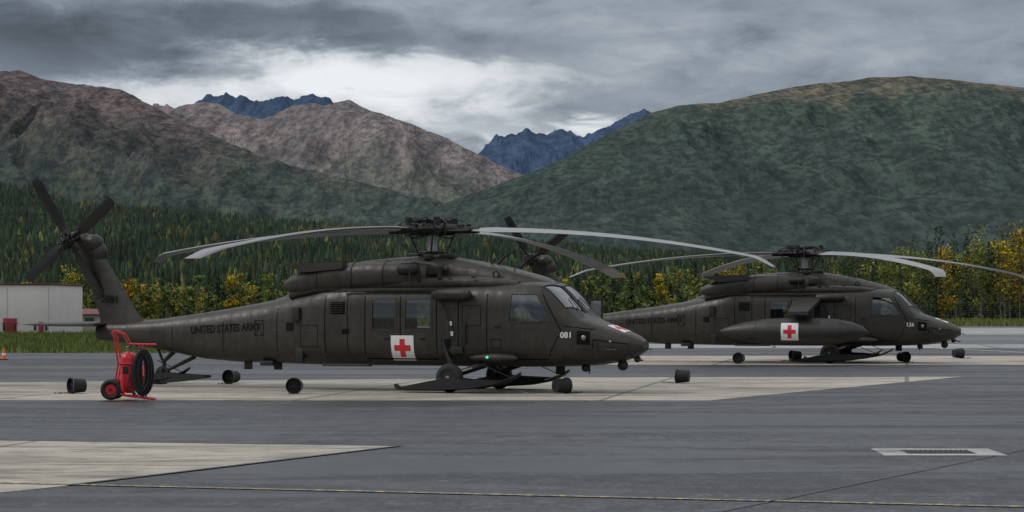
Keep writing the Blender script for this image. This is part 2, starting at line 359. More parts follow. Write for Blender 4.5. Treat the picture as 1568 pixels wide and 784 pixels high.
# ------------------------------------------------------------ vegetation
def attr_mat(name,rough=.9):
    m,t,b,ob,po=newmat(name)
    at=t.n('ShaderNodeAttribute',attribute_name='tint')
    n=t.noise(po,1.5,1)
    t.link(t.mix(1.0,at.outputs[0],t.ramp(n,[(.3,.75),(.7,1.2)]),'MULTIPLY'),b.inputs['Base Color'])
    b.inputs['Roughness'].default_value=rough; b.inputs['Specular IOR Level'].default_value=.12; return m
def tri_mesh(name,V,C,mat):
    n=len(V); me=bpy.data.meshes.new(name)
    me.vertices.add(n*3); me.loops.add(n*3); me.polygons.add(n)
    me.vertices.foreach_set('co',V.reshape(-1).astype(np.float32))
    me.loops.foreach_set('vertex_index',np.arange(n*3,dtype=np.int32))
    me.polygons.foreach_set('loop_start',np.arange(0,n*3,3,dtype=np.int32))
    me.update(calc_edges=True)
    ca=me.color_attributes.new('tint','FLOAT_COLOR','POINT')
    cc=np.ones((n,3,4),np.float32); cc[:,:,:3]=C[:,None,:]
    ca.data.foreach_set('color',cc.reshape(-1))
    me.materials.append(mat); ob=bpy.data.objects.new(name,me); scene.collection.objects.link(ob); return ob
m_fol=attr_mat('foliage')
TV=[];TC=[]
def ground_h(x,y):
    i=np.clip(np.searchsorted(fx,x)-1,0,len(fx)-2); j=np.clip(np.searchsorted(fy,y)-1,0,len(fy)-2)
    return fz[j,i]
n=34000
Y=560+ (2300-560)*rng.random(n)**.75; X=(rng.random(n)*1900-170-784)/F*Y
Zg=ground_h(X,Y)
Ht=rng.uniform(4,9.5,n)*(1+.25*(fbm(X/60,Y/60,2,77)-.5)); patch=fbm(X/110,Y/260,3,5); dec=(patch+rng.normal(0,.06,n)>.64)|(rng.random(n)<.06)
clump=.55+1.0*fbm(X/45,Y/160,3,15)
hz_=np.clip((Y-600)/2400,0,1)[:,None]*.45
seg=5
for tier in range(2):
    a=rng.random((n,1))*6.28+np.arange(seg)[None,:]*2*math.pi/seg
    rr=(Ht*np.where(dec,.30*(1-.2*tier),.20*(1-.38*tier)))[:,None]*rng.uniform(.65,1.3,(n,seg))
    zb=Zg+Ht*(.0+.38*tier); zt=Zg+Ht*np.where(dec,(.7,.92)[tier],(.70,1.0)[tier])
    bx=X[:,None]+rr*np.cos(a);by=Y[:,None]+rr*np.sin(a);bz=zb[:,None]+rng.normal(0,.3,(n,seg))
    px=np.stack([bx,np.roll(bx,-1,1),np.repeat(X[:,None],seg,1)],-1)
    py=np.stack([by,np.roll(by,-1,1),np.repeat(Y[:,None],seg,1)],-1)
    pz=np.stack([bz,np.roll(bz,-1,1),np.repeat(zt[:,None],seg,1)],-1)
    V=np.stack([px,py,pz],-1).reshape(-1,3,3)
    rs_=np.random.default_rng(99)
    cb=np.where(dec[:,None],np.array([[.085,.092,.030]]),np.array([[.032,.052,.030]]))*rs_.uniform(.55,1.6,(n,1))*clump[:,None]
    cb[:,0]*=rs_.uniform(.8,1.35,n)
    cb=cb*(1-hz_)+np.array([[.055,.080,.068]])*hz_  # tree tint fades to blue-green with distance, haze put into the colour
    C=np.repeat(cb[:,None,:],seg,1)*rng.uniform(.75,1.25,(n,seg,1))
    TV.append(V);TC.append(C.reshape(-1,3))
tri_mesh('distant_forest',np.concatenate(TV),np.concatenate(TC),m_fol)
TV=[];TC=[]
def leaves(cx,cy,cz,size,col,k):
    n=len(cx); c=np.stack([cx,cy,cz],-1)[:,None,:]
    d=rng.normal(0,1,(n,3,3)); d/=np.linalg.norm(d,axis=2,keepdims=True)
    V=c+d*(size if np.isscalar(size) else size[:,None,None])*rng.uniform(.6,1.2,(n,3,1))
    TV.append(V); TC.append(col*rng.uniform(1-k,1+k,(n,1))*np.ones((n,3)))
def trunk(x,y,h,r,col):
    q=[(x+r*math.cos(a),y+r*math.sin(a),-.1) for a in (0,2.1,4.2)]
    ap=(x,y,h)
    for i in range(3): TV.append(np.array([[q[i],q[(i+1)%3],ap]])); TC.append(np.array([col]))
def conifer(x,y,h):
    trunk(x,y,h,.18,(.05,.04,.03))
    n=int(300); f=rng.random(n)**1.35*.96+.03
    rad=h*.15*(1-f)**.85*(.55+.45*np.abs(np.sin(f*44)))+.12
    a=rng.random(n)*6.28; q=np.sqrt(rng.random(n))*rad*rng.uniform(.8,1.15,n)
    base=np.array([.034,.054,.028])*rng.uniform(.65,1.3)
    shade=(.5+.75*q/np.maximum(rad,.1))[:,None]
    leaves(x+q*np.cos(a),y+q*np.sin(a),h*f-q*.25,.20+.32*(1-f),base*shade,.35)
def decid(x,y,h,col):
    trunk(x,y,h*.8,.09,(.16,.15,.13))
    k=rng.integers(11,16)
    wf=rng.uniform(.12,.2)
    for i in range(k):
        f=rng.uniform(.16,.95); rr=h*wf*math.sin(min(1,(1.06-f)/.55)*1.57)
        a=rng.random()*6.28; q=rr*rng.uniform(.1,1)
        cx,cy,cz=x+q*math.cos(a),y+q*math.sin(a),h*f
        TV.append(np.array([[(x,y,cz-h*.12),(x+.04,y,cz-h*.1),(cx,cy,cz)]])); TC.append(np.array([(.10,.09,.08)]))
        n=46; g=rng.normal(0,1,(n,3))*np.array([.065,.065,.07])*h*.8
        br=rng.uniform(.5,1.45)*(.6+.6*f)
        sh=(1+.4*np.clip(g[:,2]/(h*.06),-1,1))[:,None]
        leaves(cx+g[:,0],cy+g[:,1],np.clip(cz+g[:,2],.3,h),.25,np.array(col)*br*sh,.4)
ycol=[(.25,.19,.03),(.17,.16,.035),(.115,.135,.035),(.08,.105,.030),(.29,.19,.022),(.06,.085,.028)]
def topv(u):
    return np.interp(u,[-300,75,120,200,300,420,700,900,1050,1250,1330,1420,1500,1545,1568,1800],[432,432,412,428,424,418,426,420,410,400,384,366,352,348,350,345])
for row,(Yr,nn) in enumerate([(355,185),(385,160),(430,140)]):
    for i in range(nn):
        u=-260+(2100)*(i+rng.uniform(-.5,.5))/nn
        Yt=Yr+rng.uniform(-12,12)
        if 1290<u<1800: Yt-=25
        h=CH+(HZ-topv(u)-rng.uniform(-12,30))/F*Yt
        h=max(4.5,h)*(1+.03*row); x=(u-784)/F*Yt
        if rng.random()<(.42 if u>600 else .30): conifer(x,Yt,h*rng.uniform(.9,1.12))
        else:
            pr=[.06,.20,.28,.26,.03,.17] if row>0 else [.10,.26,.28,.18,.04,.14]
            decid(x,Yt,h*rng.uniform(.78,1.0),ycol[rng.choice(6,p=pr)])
for (u,h,c) in [(1546,12.2,(.34,.23,.018)),(1561,11,(.30,.2,.02)),(1532,9.5,(.25,.2,.025)),(352,5.8,(.28,.21,.02)),(112,7.5,(.16,.16,.025)),(1450,7.5,(.26,.2,.02)),(1010,5.5,(.2,.17,.02))]:
    decid((u-784)/F*318,318,h,c)
n=12000; u=rng.uniform(-250,1850,n); Ys=rng.uniform(335,350,n); hh=rng.random(n)**1.3*3.6*(0.6+.8*vn(u/25,u*0,8))
cs=np.array([[.060,.082,.028]])*(0.6+.9*vn(u/14,u*0+3,4))[:,None]*(.5+.25*hh[:,None])+np.array([[.08,.055,0]])*(vn(u/18,u*0,12)>.66)[:,None]
leaves((u-784)/F*Ys,Ys,hh,.42,cs,.3)
tri_mesh('tree_line',np.concatenate(TV),np.concatenate(TC),m_fol)
TV=[];TC=[]
n=26000
x=rng.uniform(-60,-14,n); y=rng.uniform(106.3,175,n)
h=rng.uniform(.12,.30,n); a=rng.random(n)*6.28
V=np.stack([np.stack([x-.05*np.cos(a),y-.05*np.sin(a),x*0-.05],-1),np.stack([x+.05*np.cos(a),y+.05*np.sin(a),x*0-.05],-1),np.stack([x+rng.normal(0,.06,n),y,h],-1)],1)
TV.append(V); TC.append(np.array([[.095,.125,.035]])*rng.uniform(.6,1.5,(n,1)))
n=22000
x=rng.uniform(-20,110,n); y=rng.uniform(232.5,300,n); h=rng.uniform(.2,.5,n); a=rng.random(n)*6.28
V=np.stack([np.stack([x-.12*np.cos(a),y-.1*np.sin(a),x*0-.05],-1),np.stack([x+.12*np.cos(a),y+.1*np.sin(a),x*0-.05],-1),np.stack([x+rng.normal(0,.06,n),y,h],-1)],1)
TV.append(V); TC.append(np.array([[.13,.14,.045]])*rng.uniform(.6,1.5,(n,1)))
tri_mesh('grass_verge',np.concatenate(TV),np.concatenate(TC),m_fol)
# ------------------------------------------------------------ buildings
m_wall=pm('white_cladding',(.58,.55,.54),.06,.8,.7); m_red=pm('red_door_paint',(.20,.02,.025),.2,4,.5); m_roof=pm('roof_metal',(.25,.25,.26),.15,3,.5); m_trim=pm('trim_red',(.12,.02,.02),.2,3,.6)
m_wg=pm('window_glass',(.03,.035,.04),.2,2,.15)
bd=empty('hangar_building',(-38.2,176,0),R(-1))
b=MB(); b.box((0,6,1.6),(14.2,12,3.3),0,.02); b.build('walls',m_wall,bd)
b=MB(); b.box((0,6,3.31),(14.4,12.2,.08),0,.02); b.build('roof_fascia',m_trim,bd)
b=MB()
for cx,wd,hh in [(4.4,.9,1.0),(6.5,.34,.75)]: b.box((cx,-.02,hh/2+.02),(wd,.08,hh),0,.01)
b.box((4.4,-.05,.7),(1.1,.04,.05),0,.01)
b.build('doors',m_red,bd)
b=MB()
for i in range(6): b.box((-7+i*2.8,-.010,1.6),(.02,.03,3.1),0,.005)
b.build('cladding_joints',m_roof,bd)
b=MB()
for cx in(4.0,4.75,6.1,6.85): b.box((cx,-.03,.45),(.16,.06,.5),0,.01)
b.build('windows',m_wg,bd)
b2=empty('storage_shed',(-32.6,196,0),R(4))
b=MB(); b.box((0,2,.6),(3.6,4,1.3),0,.02); b.build('walls',pm('tan_wall',(.30,.28,.26),.1,1,.7),b2)
b=MB(); b.add([(-2.0,-.3,1.22),(2.0,-.3,1.22),(2.0,4.3,1.22),(-2.0,4.3,1.22),(-2.0,2,1.62),(2.0,2,1.62)],[(0,1,5,4),(3,4,5,2),(0,4,3),(1,2,5),(0,3,2,1)]); b.build('roof',m_trim,b2,False)
b=MB(); b.box((-.6,-.05,.55),(.7,.08,1.0),0,.01); b.box((.9,-.05,.75),(.7,.08,.4),1,.01); b.build('door_and_window',[m_roof,m_wg],b2)
fe=empty('perimeter_fence',(0,0,0))
b=MB()
for i in range(50):
    x=18+i*3.0; b.tube([(x,318,0),(x,318,2.2)],.05,0,6)
for z in (.3,.6,.9,1.2,1.5,1.8,2.1): b.tube([(18,318,z),(168,318,z)],.012,0,4)
b.build('posts_and_rails',m_steel,fe)
# ------------------------------------------------------------ helicopter
def hullmat():
    m,t,b,ob,po=newmat('olive_drab_skin')
    s=t.n('ShaderNodeSeparateXYZ'); t.link(ob,s.inputs[0])
    c=t.n('ShaderNodeCombineXYZ'); t.link(s.outputs[0],c.inputs[0]); t.link(s.outputs[2],c.inputs[1])
    br=t.n('ShaderNodeTexBrick'); t.link(c.outputs[0],br.inputs['Vector']); br.offset=.37; br.squash=1.6; br.squash_frequency=3
    br.inputs['Scale'].default_value=1; br.inputs['Brick Width'].default_value=.78; br.inputs['Row Height'].default_value=.47; br.inputs['Mortar Size'].default_value=.006
    br.inputs['Color1'].default_value=(.031,.0272,.0212,1); br.inputs['Color2'].default_value=(.028,.0248,.0195,1); br.inputs['Mortar'].default_value=(.015,.0135,.011,1)
    n=t.noise(ob,1.3,5,.65); n2=t.noise(t.map(ob,(1,1,.3)),9,5,.7)
    base=t.mix(1.0,br.outputs[0],t.ramp(n,[(.3,.66),(.7,1.4)]),'MULTIPLY')
    base=t.mix(t.ramp(n2,[(.52,0.0),(.74,.38)]),base,(.062,.056,.045))
    t.link(base,b.inputs['Base Color']); t.link(t.ramp(n2,[(.3,.32),(.7,.54)]),b.inputs['Roughness'])
    b.inputs['Specular IOR Level'].default_value=.42
    wv=t.n('ShaderNodeTexWave',wave_type='BANDS',bands_direction='X'); t.link(ob,wv.inputs['Vector']); wv.inputs['Scale'].default_value=1.05; wv.inputs['Distortion'].default_value=.6; wv.inputs['Detail'].default_value=1
    h=t.m('ADD',t.m('MULTIPLY',br.outputs['Fac'],-.35),t.m('ADD',t.m('MULTIPLY',t.noise(ob,3.0,2),1.0),t.m('MULTIPLY',wv.outputs['Fac'],.22)))
    bump(t,b,h,.5,.03); return m
m_h=hullmat()
m_h2=pm('dark_cowling',(.024,.022,.019),.3,5,.5)
m_blk=pm('black_fitting',(.010,.010,.010),.3,10,.6); m_tire=pm('tire_rubber',(.016,.016,.017),.25,8,.8)
m_mast=pm('mast_metal',(.34,.33,.31),.2,10,.4,.6); m_hubm=pm('rotor_head_metal',(.022,.021,.020),.5,12,.5,.4)
m_blade=pm('blade_paint',(.13,.132,.135),.15,2,.26,0,1.0); m_tblade=pm('tail_blade_paint',(.016,.016,.017),.2,3,.4)
m_wh=pm('marking_white',(.72,.72,.70),.06,6,.5); m_rc=pm('marking_red',(.55,.02,.03),.12,6,.5); m_ins=pm('insignia_black',(.0035,.0035,.0035),.1,5,.8,0,.2)
m_seat=pm('seat_fabric',(.03,.03,.028),.2,9,.9); m_int=pm('interior_lining',(.13,.13,.12),.3,6,.9)
def glassmat():
    m=bpy.data.materials.new('cockpit_glass'); m.use_nodes=True; t=NT(m.node_tree); m.node_tree.nodes.clear()
    o=t.n('ShaderNodeOutputMaterial'); tr=t.n('ShaderNodeBsdfTransparent'); gl=t.n('ShaderNodeBsdfGlossy'); mi=t.n('ShaderNodeMixShader'); fr=t.n('ShaderNodeFresnel')
    tc=t.n('ShaderNodeTexCoord'); nz=t.noise(tc.outputs['Object'],3,3)
    t.link(t.ramp(nz,[(.3,(.74,.78,.78)),(.7,(.84,.86,.85))]),tr.inputs[0]); gl.inputs['Roughness'].default_value=.04; gl.inputs[0].default_value=(.95,.97,1,1)
    fr.inputs[0].default_value=1.6
    f=t.m('ADD',fr.outputs[0],.07)
    t.link(f,mi.inputs[0]); t.link(tr.outputs[0],mi.inputs[1]); t.link(gl.outputs[0],mi.inputs[2]); t.link(mi.outputs[0],o.inputs[0]); return m
m_gl=glassmat()
TBL=np.array([ # x zb zt w n
(5.27,.97,1.14,.12,2.1),(5.20,.89,1.22,.26,2.3),(5.08,.82,1.29,.40,2.4),(4.9,.76,1.36,.51,2.5),(4.7,.70,1.43,.61,2.6),(4.4,.65,1.53,.74,2.8),(4.2,.62,1.60,.82,2.9),
(4.0,.605,1.67,.89,3.2),(3.88,.60,1.75,.93,3.5),(3.6,.59,2.06,.99,4.0),(3.3,.585,2.36,1.06,4.2),(3.1,.58,2.46,1.10,4.2),(2.85,.575,2.50,1.14,4.2),(2.3,.57,2.50,1.18,4.2),(1.0,.57,2.50,1.18,4.4),
(-1.5,.57,2.50,1.18,4.4),(-2.3,.57,2.44,1.14,4),(-3.1,.575,2.28,.98,3.5),(-3.9,.59,2.10,.80,3.2),(-5.0,.61,1.92,.62,2.9),(-6.0,.68,1.78,.48,2.7),(-7.2,.88,1.63,.35,2.5),(-8.2,1.02,1.54,.27,2.4),(-9.0,1.10,1.50,.17,2.2)])[::-1]
def tab(T,x,win=.09):
    r=np.zeros(T.shape[1]-1); offs=np.linspace(-win,win,7)
    for o in offs:
        xx=min(max(x+o,T[0,0]),T[-1,0])
        r+=np.array([np.interp(xx,T[:,0],T[:,i]) for i in range(1,T.shape[1])])
    return r/len(offs)
def ring(x,zb,zt,w_,n,seg=72,yc=0):
    zc=(zb+zt)/2;h=(zt-zb)/2; o=[]
    for k in range(seg):
        a=2*math.pi*k/seg; c=math.cos(a);s_=math.sin(a)
        o.append((x,yc+w_*math.copysign(abs(c)**(2/n),c),zc+h*math.copysign(abs(s_)**(2/n),s_)))
    return o
def hy(x,z):
    zb,zt,w_,n=tab(TBL,x); zc=(zb+zt)/2;h=(zt-zb)/2; q=min(.999,abs((z-zc)/h)); return w_*(1-q**n)**(1/n)
def hz(x,y):
    zb,zt,w_,n=tab(TBL,x); zc=(zb+zt)/2;h=(zt-zb)/2; q=min(.999,abs(y/w_)); return zc+h*(1-q**n)**(1/n)
def grid_quad(b,c4,fn,mi,nu,nv):
    P=[Vector(c) for c in c4]; v=[];f=[]
    for j in range(nv+1):
        for i in range(nu+1):
            s_=i/nu;q=j/nv; p=(P[0]*(1-s_)+P[1]*s_)*(1-q)+(P[3]*(1-s_)+P[2]*s_)*q
            v.append(fn(p[0],p[1]))
    for j in range(nv):
        for i in range(nu): k=j*(nu+1)+i; f.append((k,k+1,k+nu+2,k+nu+1))
    b.add(v,f,mi)
def side_quad(b,c4,off=.006,mi=0,nu=8,nv=8,side=-1):
    grid_quad(b,c4,lambda x,z:(x,side*(hy(x,z)+off),z),mi,nu,nv)
def top_quad(b,c4,off=.006,mi=0,nu=8,nv=8):
    grid_quad(b,c4,lambda x,y:(x,y,hz(x,y)+off),mi,nu,nv)
def sline(b,p,q,wd=.014,off=.003,mi=0,side=-1):
    p=Vector(p);q=Vector(q);d=(q-p).normalized();n=Vector((-d.y,d.x))*wd/2
    side_quad(b,[p-n,q-n,q+n,p+n],off,mi,max(2,int((q-p).length/.12)),1,side)
def srect(b,x0,x1,z0,z1,wd=.014,mi=0,side=-1,off=.003):
    sline(b,(x0,z0),(x1,z0),wd,off,mi,side);sline(b,(x0,z1),(x1,z1),wd,off,mi,side);sline(b,(x0,z0),(x0,z1),wd,off,mi,side);sline(b,(x1,z0),(x1,z1),wd,off,mi,side)
SW=[ [(2.42,1.58),(3.42,1.60),(3.06,2.22),(2.46,2.24)], [(-.98,1.40),(-.38,1.40),(-.38,2.10),(-.98,2.10)], [(-.14,1.40),(.52,1.40),(.52,2.11),(-.14,2.11)] ]
TW=[ [(3.66,.80),(3.84,.06),(3.24,.06),(3.12,.82)] ]
def build_heli_parts():
    parts=[]
    b=MB(); xs=np.concatenate([np.linspace(-9,-2.5,40),np.linspace(-2.4,3.0,40),np.linspace(3.04,5.27,58)])
    b.loft([ring(x,*tab(TBL,x)) for x in xs],0)
    hull=b.build('fuselage',m_h,None)
    sm=hull.modifiers.new('s','SOLIDIFY'); sm.thickness=.035; sm.offset=-1
    c=MB()
    def prism_side(q,sg):
        v=[(p[0],sg*.60,p[1]) for p in q]+[(p[0],sg*1.6,p[1]) for p in q]
        c.add(v,[(0,1,2,3),(7,6,5,4),(0,4,5,1),(1,5,6,2),(2,6,7,3),(3,7,4,0)])
    for q in SW:
        for sg in(-1,1): prism_side(q,sg)
    cut=c.build('cutter',m_int,None,False)
    c=MB()
    for q in TW:
        for sg in(-1,1):
            v=[(p[0],sg*p[1],1.45) for p in q]+[(p[0],sg*p[1],3) for p in q]
            c.add(v,[(0,1,2,3),(7,6,5,4),(0,4,5,1),(1,5,6,2),(2,6,7,3),(3,7,4,0)])
    cut2=c.build('cutter2',m_int,None,False)
    for cc in (cut,cut2):
        bo=hull.modifiers.new('b','BOOLEAN'); bo.object=cc; bo.solver='EXACT'; bo.operation='DIFFERENCE'
    dg=bpy.context.evaluated_depsgraph_get(); dg.update()
    me=bpy.data.meshes.new_from_object(hull.evaluated_get(dg)); me.name='fuselage'
    me.polygons.foreach_set('use_smooth',[True]*len(me.polygons)); me.set_sharp_from_angle(angle=.55)
    bpy.data.objects.remove(cut); bpy.data.objects.remove(cut2); bpy.data.objects.remove(hull)
    parts.append(bpy.data.objects.new('fuselage',me))
    b=MB(); fr=MB()
    for q in SW:
        for sg in(-1,1):
            side_quad(b,q,-.015,0,8,8,sg)
            for i in range(4): sline(fr,q[i],q[(i+1)%4],.05,.006,0,sg)
    for sg in(-1,1):
        top_quad(b,[(p[0],sg*p[1]) for p in TW[0]],-.012,0,12,12)
    parts.append(b.build('windows',m_gl,None,link=False))
    for sg in(-1,1):
        q=TW[0]
        for i in range(4):
            p0=Vector(q[i]);p1=Vector(q[(i+1)%4]); pts=[]
            for k in range(13):
                p=p0+(p1-p0)*k/12; pts.append((p[0],sg*p[1],hz(p[0],p[1])+.002))
            fr.tube(pts,.016,0,6)
        fr.tube([(3.95,sg*.45,hz(3.95,.45)+.03),(3.55,sg*.28,hz(3.55,.28)+.03)],.012,0,5)
    parts.append(fr.build('window_frames',m_h2,None,link=False))
    b=MB()
    for sg in(-1,1):
        srect(b,-1.15,.66,.74,2.26,.030,0,sg); sline(b,(-.25,.74),(-.25,2.26),.026,.003,0,sg)
        sline(b,(-2.75,2.26),(.9,2.30),.028,.003,0,sg)
        for p,q in [((1.9,.75),(1.9,2.33)),((1.9,.75),(3.3,.75)),((3.3,.75),(3.62,1.4)),((3.62,1.4),(3.14,2.3)),((1.2,.62),(1.2,2.35)),((-2.2,.62),(-2.2,2.3)),((-3.6,.66),(-3.6,2.0)),((-5.2,.75),(-5.2,1.8)),((-1.6,.9),(-1.6,2.2)),((-6.7,.9),(-6.7,1.55)),((4.3,.75),(4.3,1.45)),((4.3,1.2),(5.0,1.1)),((3.7,1.5),(4.3,1.42))]:
            sline(b,p,q,.024,.003,0,sg)
        side_quad(b,[(-2.05,1.76),(-1.67,1.76),(-1.67,2.04),(-2.05,2.04)],.006,0,4,4,sg)
        side_quad(b,[(-3.32,1.36),(-3.10,1.36),(-3.10,1.56),(-3.32,1.56)],.006,0,4,4,sg)
        side_quad(b,[(-1.75,1.3),(-1.55,1.3),(-1.55,1.42),(-1.75,1.42)],.006,0,4,4,sg)
        side_quad(b,[(3.96,1.10),(4.24,1.08),(4.24,1.38),(3.96,1.40)],.004,0,4,4,sg)
        srect(b,-4.25,-4.0,1.25,1.6,.018,0,sg); sline(b,(-4.25,1.25),(-4.0,1.6),.016,.003,0,sg); sline(b,(-4.0,1.25),(-4.25,1.6),.016,.003,0,sg)
        side_quad(b,[(.78,.98),(1.02,.98),(1.02,1.2),(.78,1.2)],.006,0,4,4,sg)
        srect(b,2.0,2.25,1.0,1.2,.014,0,sg); srect(b,1.3,1.75,1.5,1.95,.014,0,sg); srect(b,-2.9,-2.4,1.0,1.5,.014,0,sg)
    parts.append(b.build('panel_lines',m_ins,None,link=False))
    b=MB()
    for i in range(5): b.box((-1.86,-hy(-1.86,1.8+i*.05)-.02,1.80+i*.05),(.34,.03,.018),0,.004)
    for x,z in [(-3.0,1.75),(-2.95,.8)]: b.box((x,-hy(x,z)-.03,z),(.2,.12,.34),0,.03)
    for x,z in [(.3,1.22),(-.6,1.22),(2.15,1.5)]: b.box((x,-hy(x,z)-.02,z),(.14,.03,.03),0,.01)
    b.tube([(-2.2,-1.12,.66),(-2.1,-1.3,.6),(-1.0,-1.3,.6),(-.9,-1.12,.66)],.022,0,6)
    b.box((-1.55,-1.27,.585),(1.2,.14,.035),0,.01)
    b.box((1.35,-1.2,1.33),(.10,.06,.5),0,.015); b.box((1.18,-1.2,.95),(.3,.07,.16),0,.015)
    b.tube([(.7,-1.2,2.28),(1.0,-1.24,1.6),(1.02,-1.22,1.2)],.012,0,5)
    for x in(-3.9,-4.7): b.box((x,-.25,.55),(.22,.02,.22),0,.005)
    b.box((-4.0,-.5,.60),(.35,.3,.12),0,.03)
    for x,z in [(-7.0,1.68),(-6.0,1.80),(-4.6,2.02)]: b.tube([(x,0,z-.1),(x-.05,0,z+.14)],.012,0,5)
    b.tube([(3.9,.0,.6),(3.9,0,.42)],.015,0,5); b.box((3.2,0,.5),(.22,.02,.2),0,.005)
    b.tube([(4.55,-hy(4.55,1.0)-.01,1.0),(4.65,-hy(4.55,1.0)-.10,.98),(4.85,-hy(4.55,1.0)-.10,.98)],.014,0,5)
    parts.append(b.build('exterior_fittings',m_blk,None,link=False))
    b=MB()
    for x,z in [(1.02,1.55),(1.05,1.32)]: b.box((x,-1.205,z),(.07,.02,.10),0,.004)
    parts.append(b.build('data_plates',m_wh,None,link=False))
    b=MB()
    for sg in(-1,1):
        b.tube([(x,sg*(1.21+r*.35),2.2) for x,r in [(.58,.02),(.62,.10),(.8,.13),(1.35,.13),(1.5,.1),(1.56,.02)]],[.02,.10,.13,.13,.1,.02],0,16)
        T=[]
        for x,w_,h_ in [(2.65,.05,.03),(2.5,.16,.08),(2.2,.22,.11),(1.9,.21,.10),(1.65,.14,.07),(1.5,.04,.03)]:
            T.append(ring(x,.78-h_,.78+h_,w_,2.6,20,sg*1.16))
        b.loft(T,0)
        b.box((-.3,sg*1.165,2.315),(2.9,.05,.04),0,.012)
    parts.append(b.build('fairings',m_h,None,link=False))
    b=MB()
    CT=np.array([(-4.05,2.0,2.10,.12,2.2),(-3.6,1.95,2.25,.4,2.3),(-3.0,2.0,2.66,.56,2.6),(-2.3,2.0,2.92,.62,2.8),(-1.3,2.0,3.03,.62,2.8),(-.3,2.0,3.10,.60,2.8),(.5,2.0,3.08,.60,2.8),(1.2,2.0,2.97,.62,2.8),(1.9,2.0,2.84,.64,2.8),(2.5,2.1,2.69,.62,2.6),(2.9,2.2,2.58,.52,2.4),(3.1,2.25,2.44,.3,2.2)])
    b.loft([ring(x,*tab(CT,x,.1),seg=40) for x in np.linspace(-4.05,3.1,50)],0)
    for sg in(-1,1):
        T=np.array([(-3.45,2.35,2.5,.08,2.2),(-3.3,2.25,2.62,.22,2.3),(-2.8,2.22,2.82,.33,2.5),(-2.2,2.25,2.93,.37,2.6),(-1.2,2.28,2.97,.38,2.6),(-.4,2.32,2.96,.36,2.5),(.1,2.36,2.93,.33,2.3),(.3,2.4,2.88,.27,2.2)])
        b.loft([ring(x,*tab(T,x,.08),seg=32,yc=sg*.72) for x in np.linspace(-3.45,.3,26)],0)
        T2=np.array([(-3.3,2.1,2.3,.1,2.4),(-2.6,2.2,2.55,.3,2.6),(-.2,2.3,2.62,.32,2.8),(1.2,2.3,2.62,.3,2.8),(2.0,2.3,2.58,.25,2.6),(2.5,2.35,2.5,.1,2.2)])
        b.loft([ring(x,*tab(T2,x,.08),seg=24,yc=sg*.72) for x in np.linspace(-3.3,2.5,24)],0)
        v=[]
        for y0 in (.55,1.12):
            v+=[(-1.75,sg*y0,2.80),(-1.75,sg*y0,2.97),(-3.25,sg*y0,2.93),(-3.3,sg*y0,2.89),(-2.75,sg*y0,2.72)]
        b.add(v,[(0,1,2,3,4),(9,8,7,6,5),(0,5,6,1),(1,6,7,2),(2,7,8,3),(3,8,9,4),(4,9,5,0)])
    parts.append(b.build('engine_cowling',m_h,None,link=False))
    b=MB()
    T=np.array([(-3.45,2.35,2.5,.08,2.2),(-3.3,2.25,2.62,.22,2.3),(-2.8,2.22,2.82,.33,2.5),(-2.2,2.25,2.93,.37,2.6),(-1.2,2.28,2.97,.38,2.6),(-.4,2.32,2.96,.36,2.5),(.1,2.36,2.93,.33,2.3),(.3,2.4,2.88,.27,2.2)])
    for sg in(-1,1):
        for x in(-2.45,-1.55,-.75,-.1):
            zb,zt,w_,n_=tab(T,x,.08); pts=[p for p in ring(x,zb-.004,zt+.004,w_+.004,n_,seg=32,yc=sg*.72)]
            b.tube(pts+[pts[0]],.011,0,5,False)
        for x in (-2.0,-1.15,.9,1.5): b.box((x,sg*1.03,2.60),(.10,.03,.05),0,.008)
        b.sph((.32,sg*.72,2.64),(.10,.2,.17),0); b.torus((.30,sg*.72,2.64),.2,.035,'x',0)
        b.add([(-1.8,sg*.6,2.977),(-1.8,sg*1.06,2.977),(-3.0,sg*1.06,2.945),(-3.0,sg*.6,2.945)],[(0,1,2,3)])
        b.torus((.62,sg*.62,2.82),.07,.012,'y',0); b.torus((1.9,sg*.66,2.66),.07,.02,'y',0)
        b.tube([(.66,sg*1.0,2.55),(.66,sg*1.0,2.82)],.05,0,10)
        b.torus((.55,sg*.72,2.62),.19,.03,'x',0); b.box((.45,sg*.85,2.75),(.35,.25,.2),0,.05)
    b.tube([(-.35,-1.1,2.78),(-.3,-1.1,2.78),(.1,-1.1,2.78),(.15,-1.1,2.78)],[.06,.12,.12,.06],0,14)
    b.tube([(.15,-1.08,2.85),(.15,-1.05,2.5)],.035,0,8); b.box((-.1,-.95,2.9),(.35,.3,.06),0,.02)
    b.tube([(.0,-1.2,2.72),(.0,-1.22,2.45)],.02,0,6); b.torus((0,-1.22,2.42),.035,.01,'y',0,12,6)
    for (x,y) in [(1.9,.3),(2.2,-.25)]: b.tube([(x,y,2.7),(x-.05,y,2.98)],.015,0,5)
    b.tube([(1.55,.1,2.85),(1.8,.1,3.08),(2.05,.1,3.18)],[.03,.025,.01],0,6)
    b.tube([(1.5,-.1,2.85),(1.65,-.1,3.05)],[.03,.02],0,6)
    parts.append(b.build('intakes_and_hoist',m_blk,None,link=False))
    b=MB(); rings=[]
    for z,xl,xt,tk in [(1.15,-7.45,-8.95,.20),(1.5,-7.62,-8.95,.19),(1.75,-7.9,-9.0,.165),(2.4,-8.32,-9.25,.14),(3.1,-8.82,-9.62,.12),(3.5,-9.12,-9.88,.12),(3.68,-9.27,-9.92,.10),(3.76,-9.42,-9.82,.05)]:
        c=xl-xt; r=[]
        for s_,h in [(0,0),(.04,.45),(.15,.85),(.35,1),(.65,.8),(.9,.35),(1,.06),(1,-.06),(.9,-.35),(.65,-.8),(.35,-1),(.15,-.85),(.04,-.45)]:
            r.append((xl-s_*c,h*tk,z))
        rings.append(r)
    b.loft(rings,0)
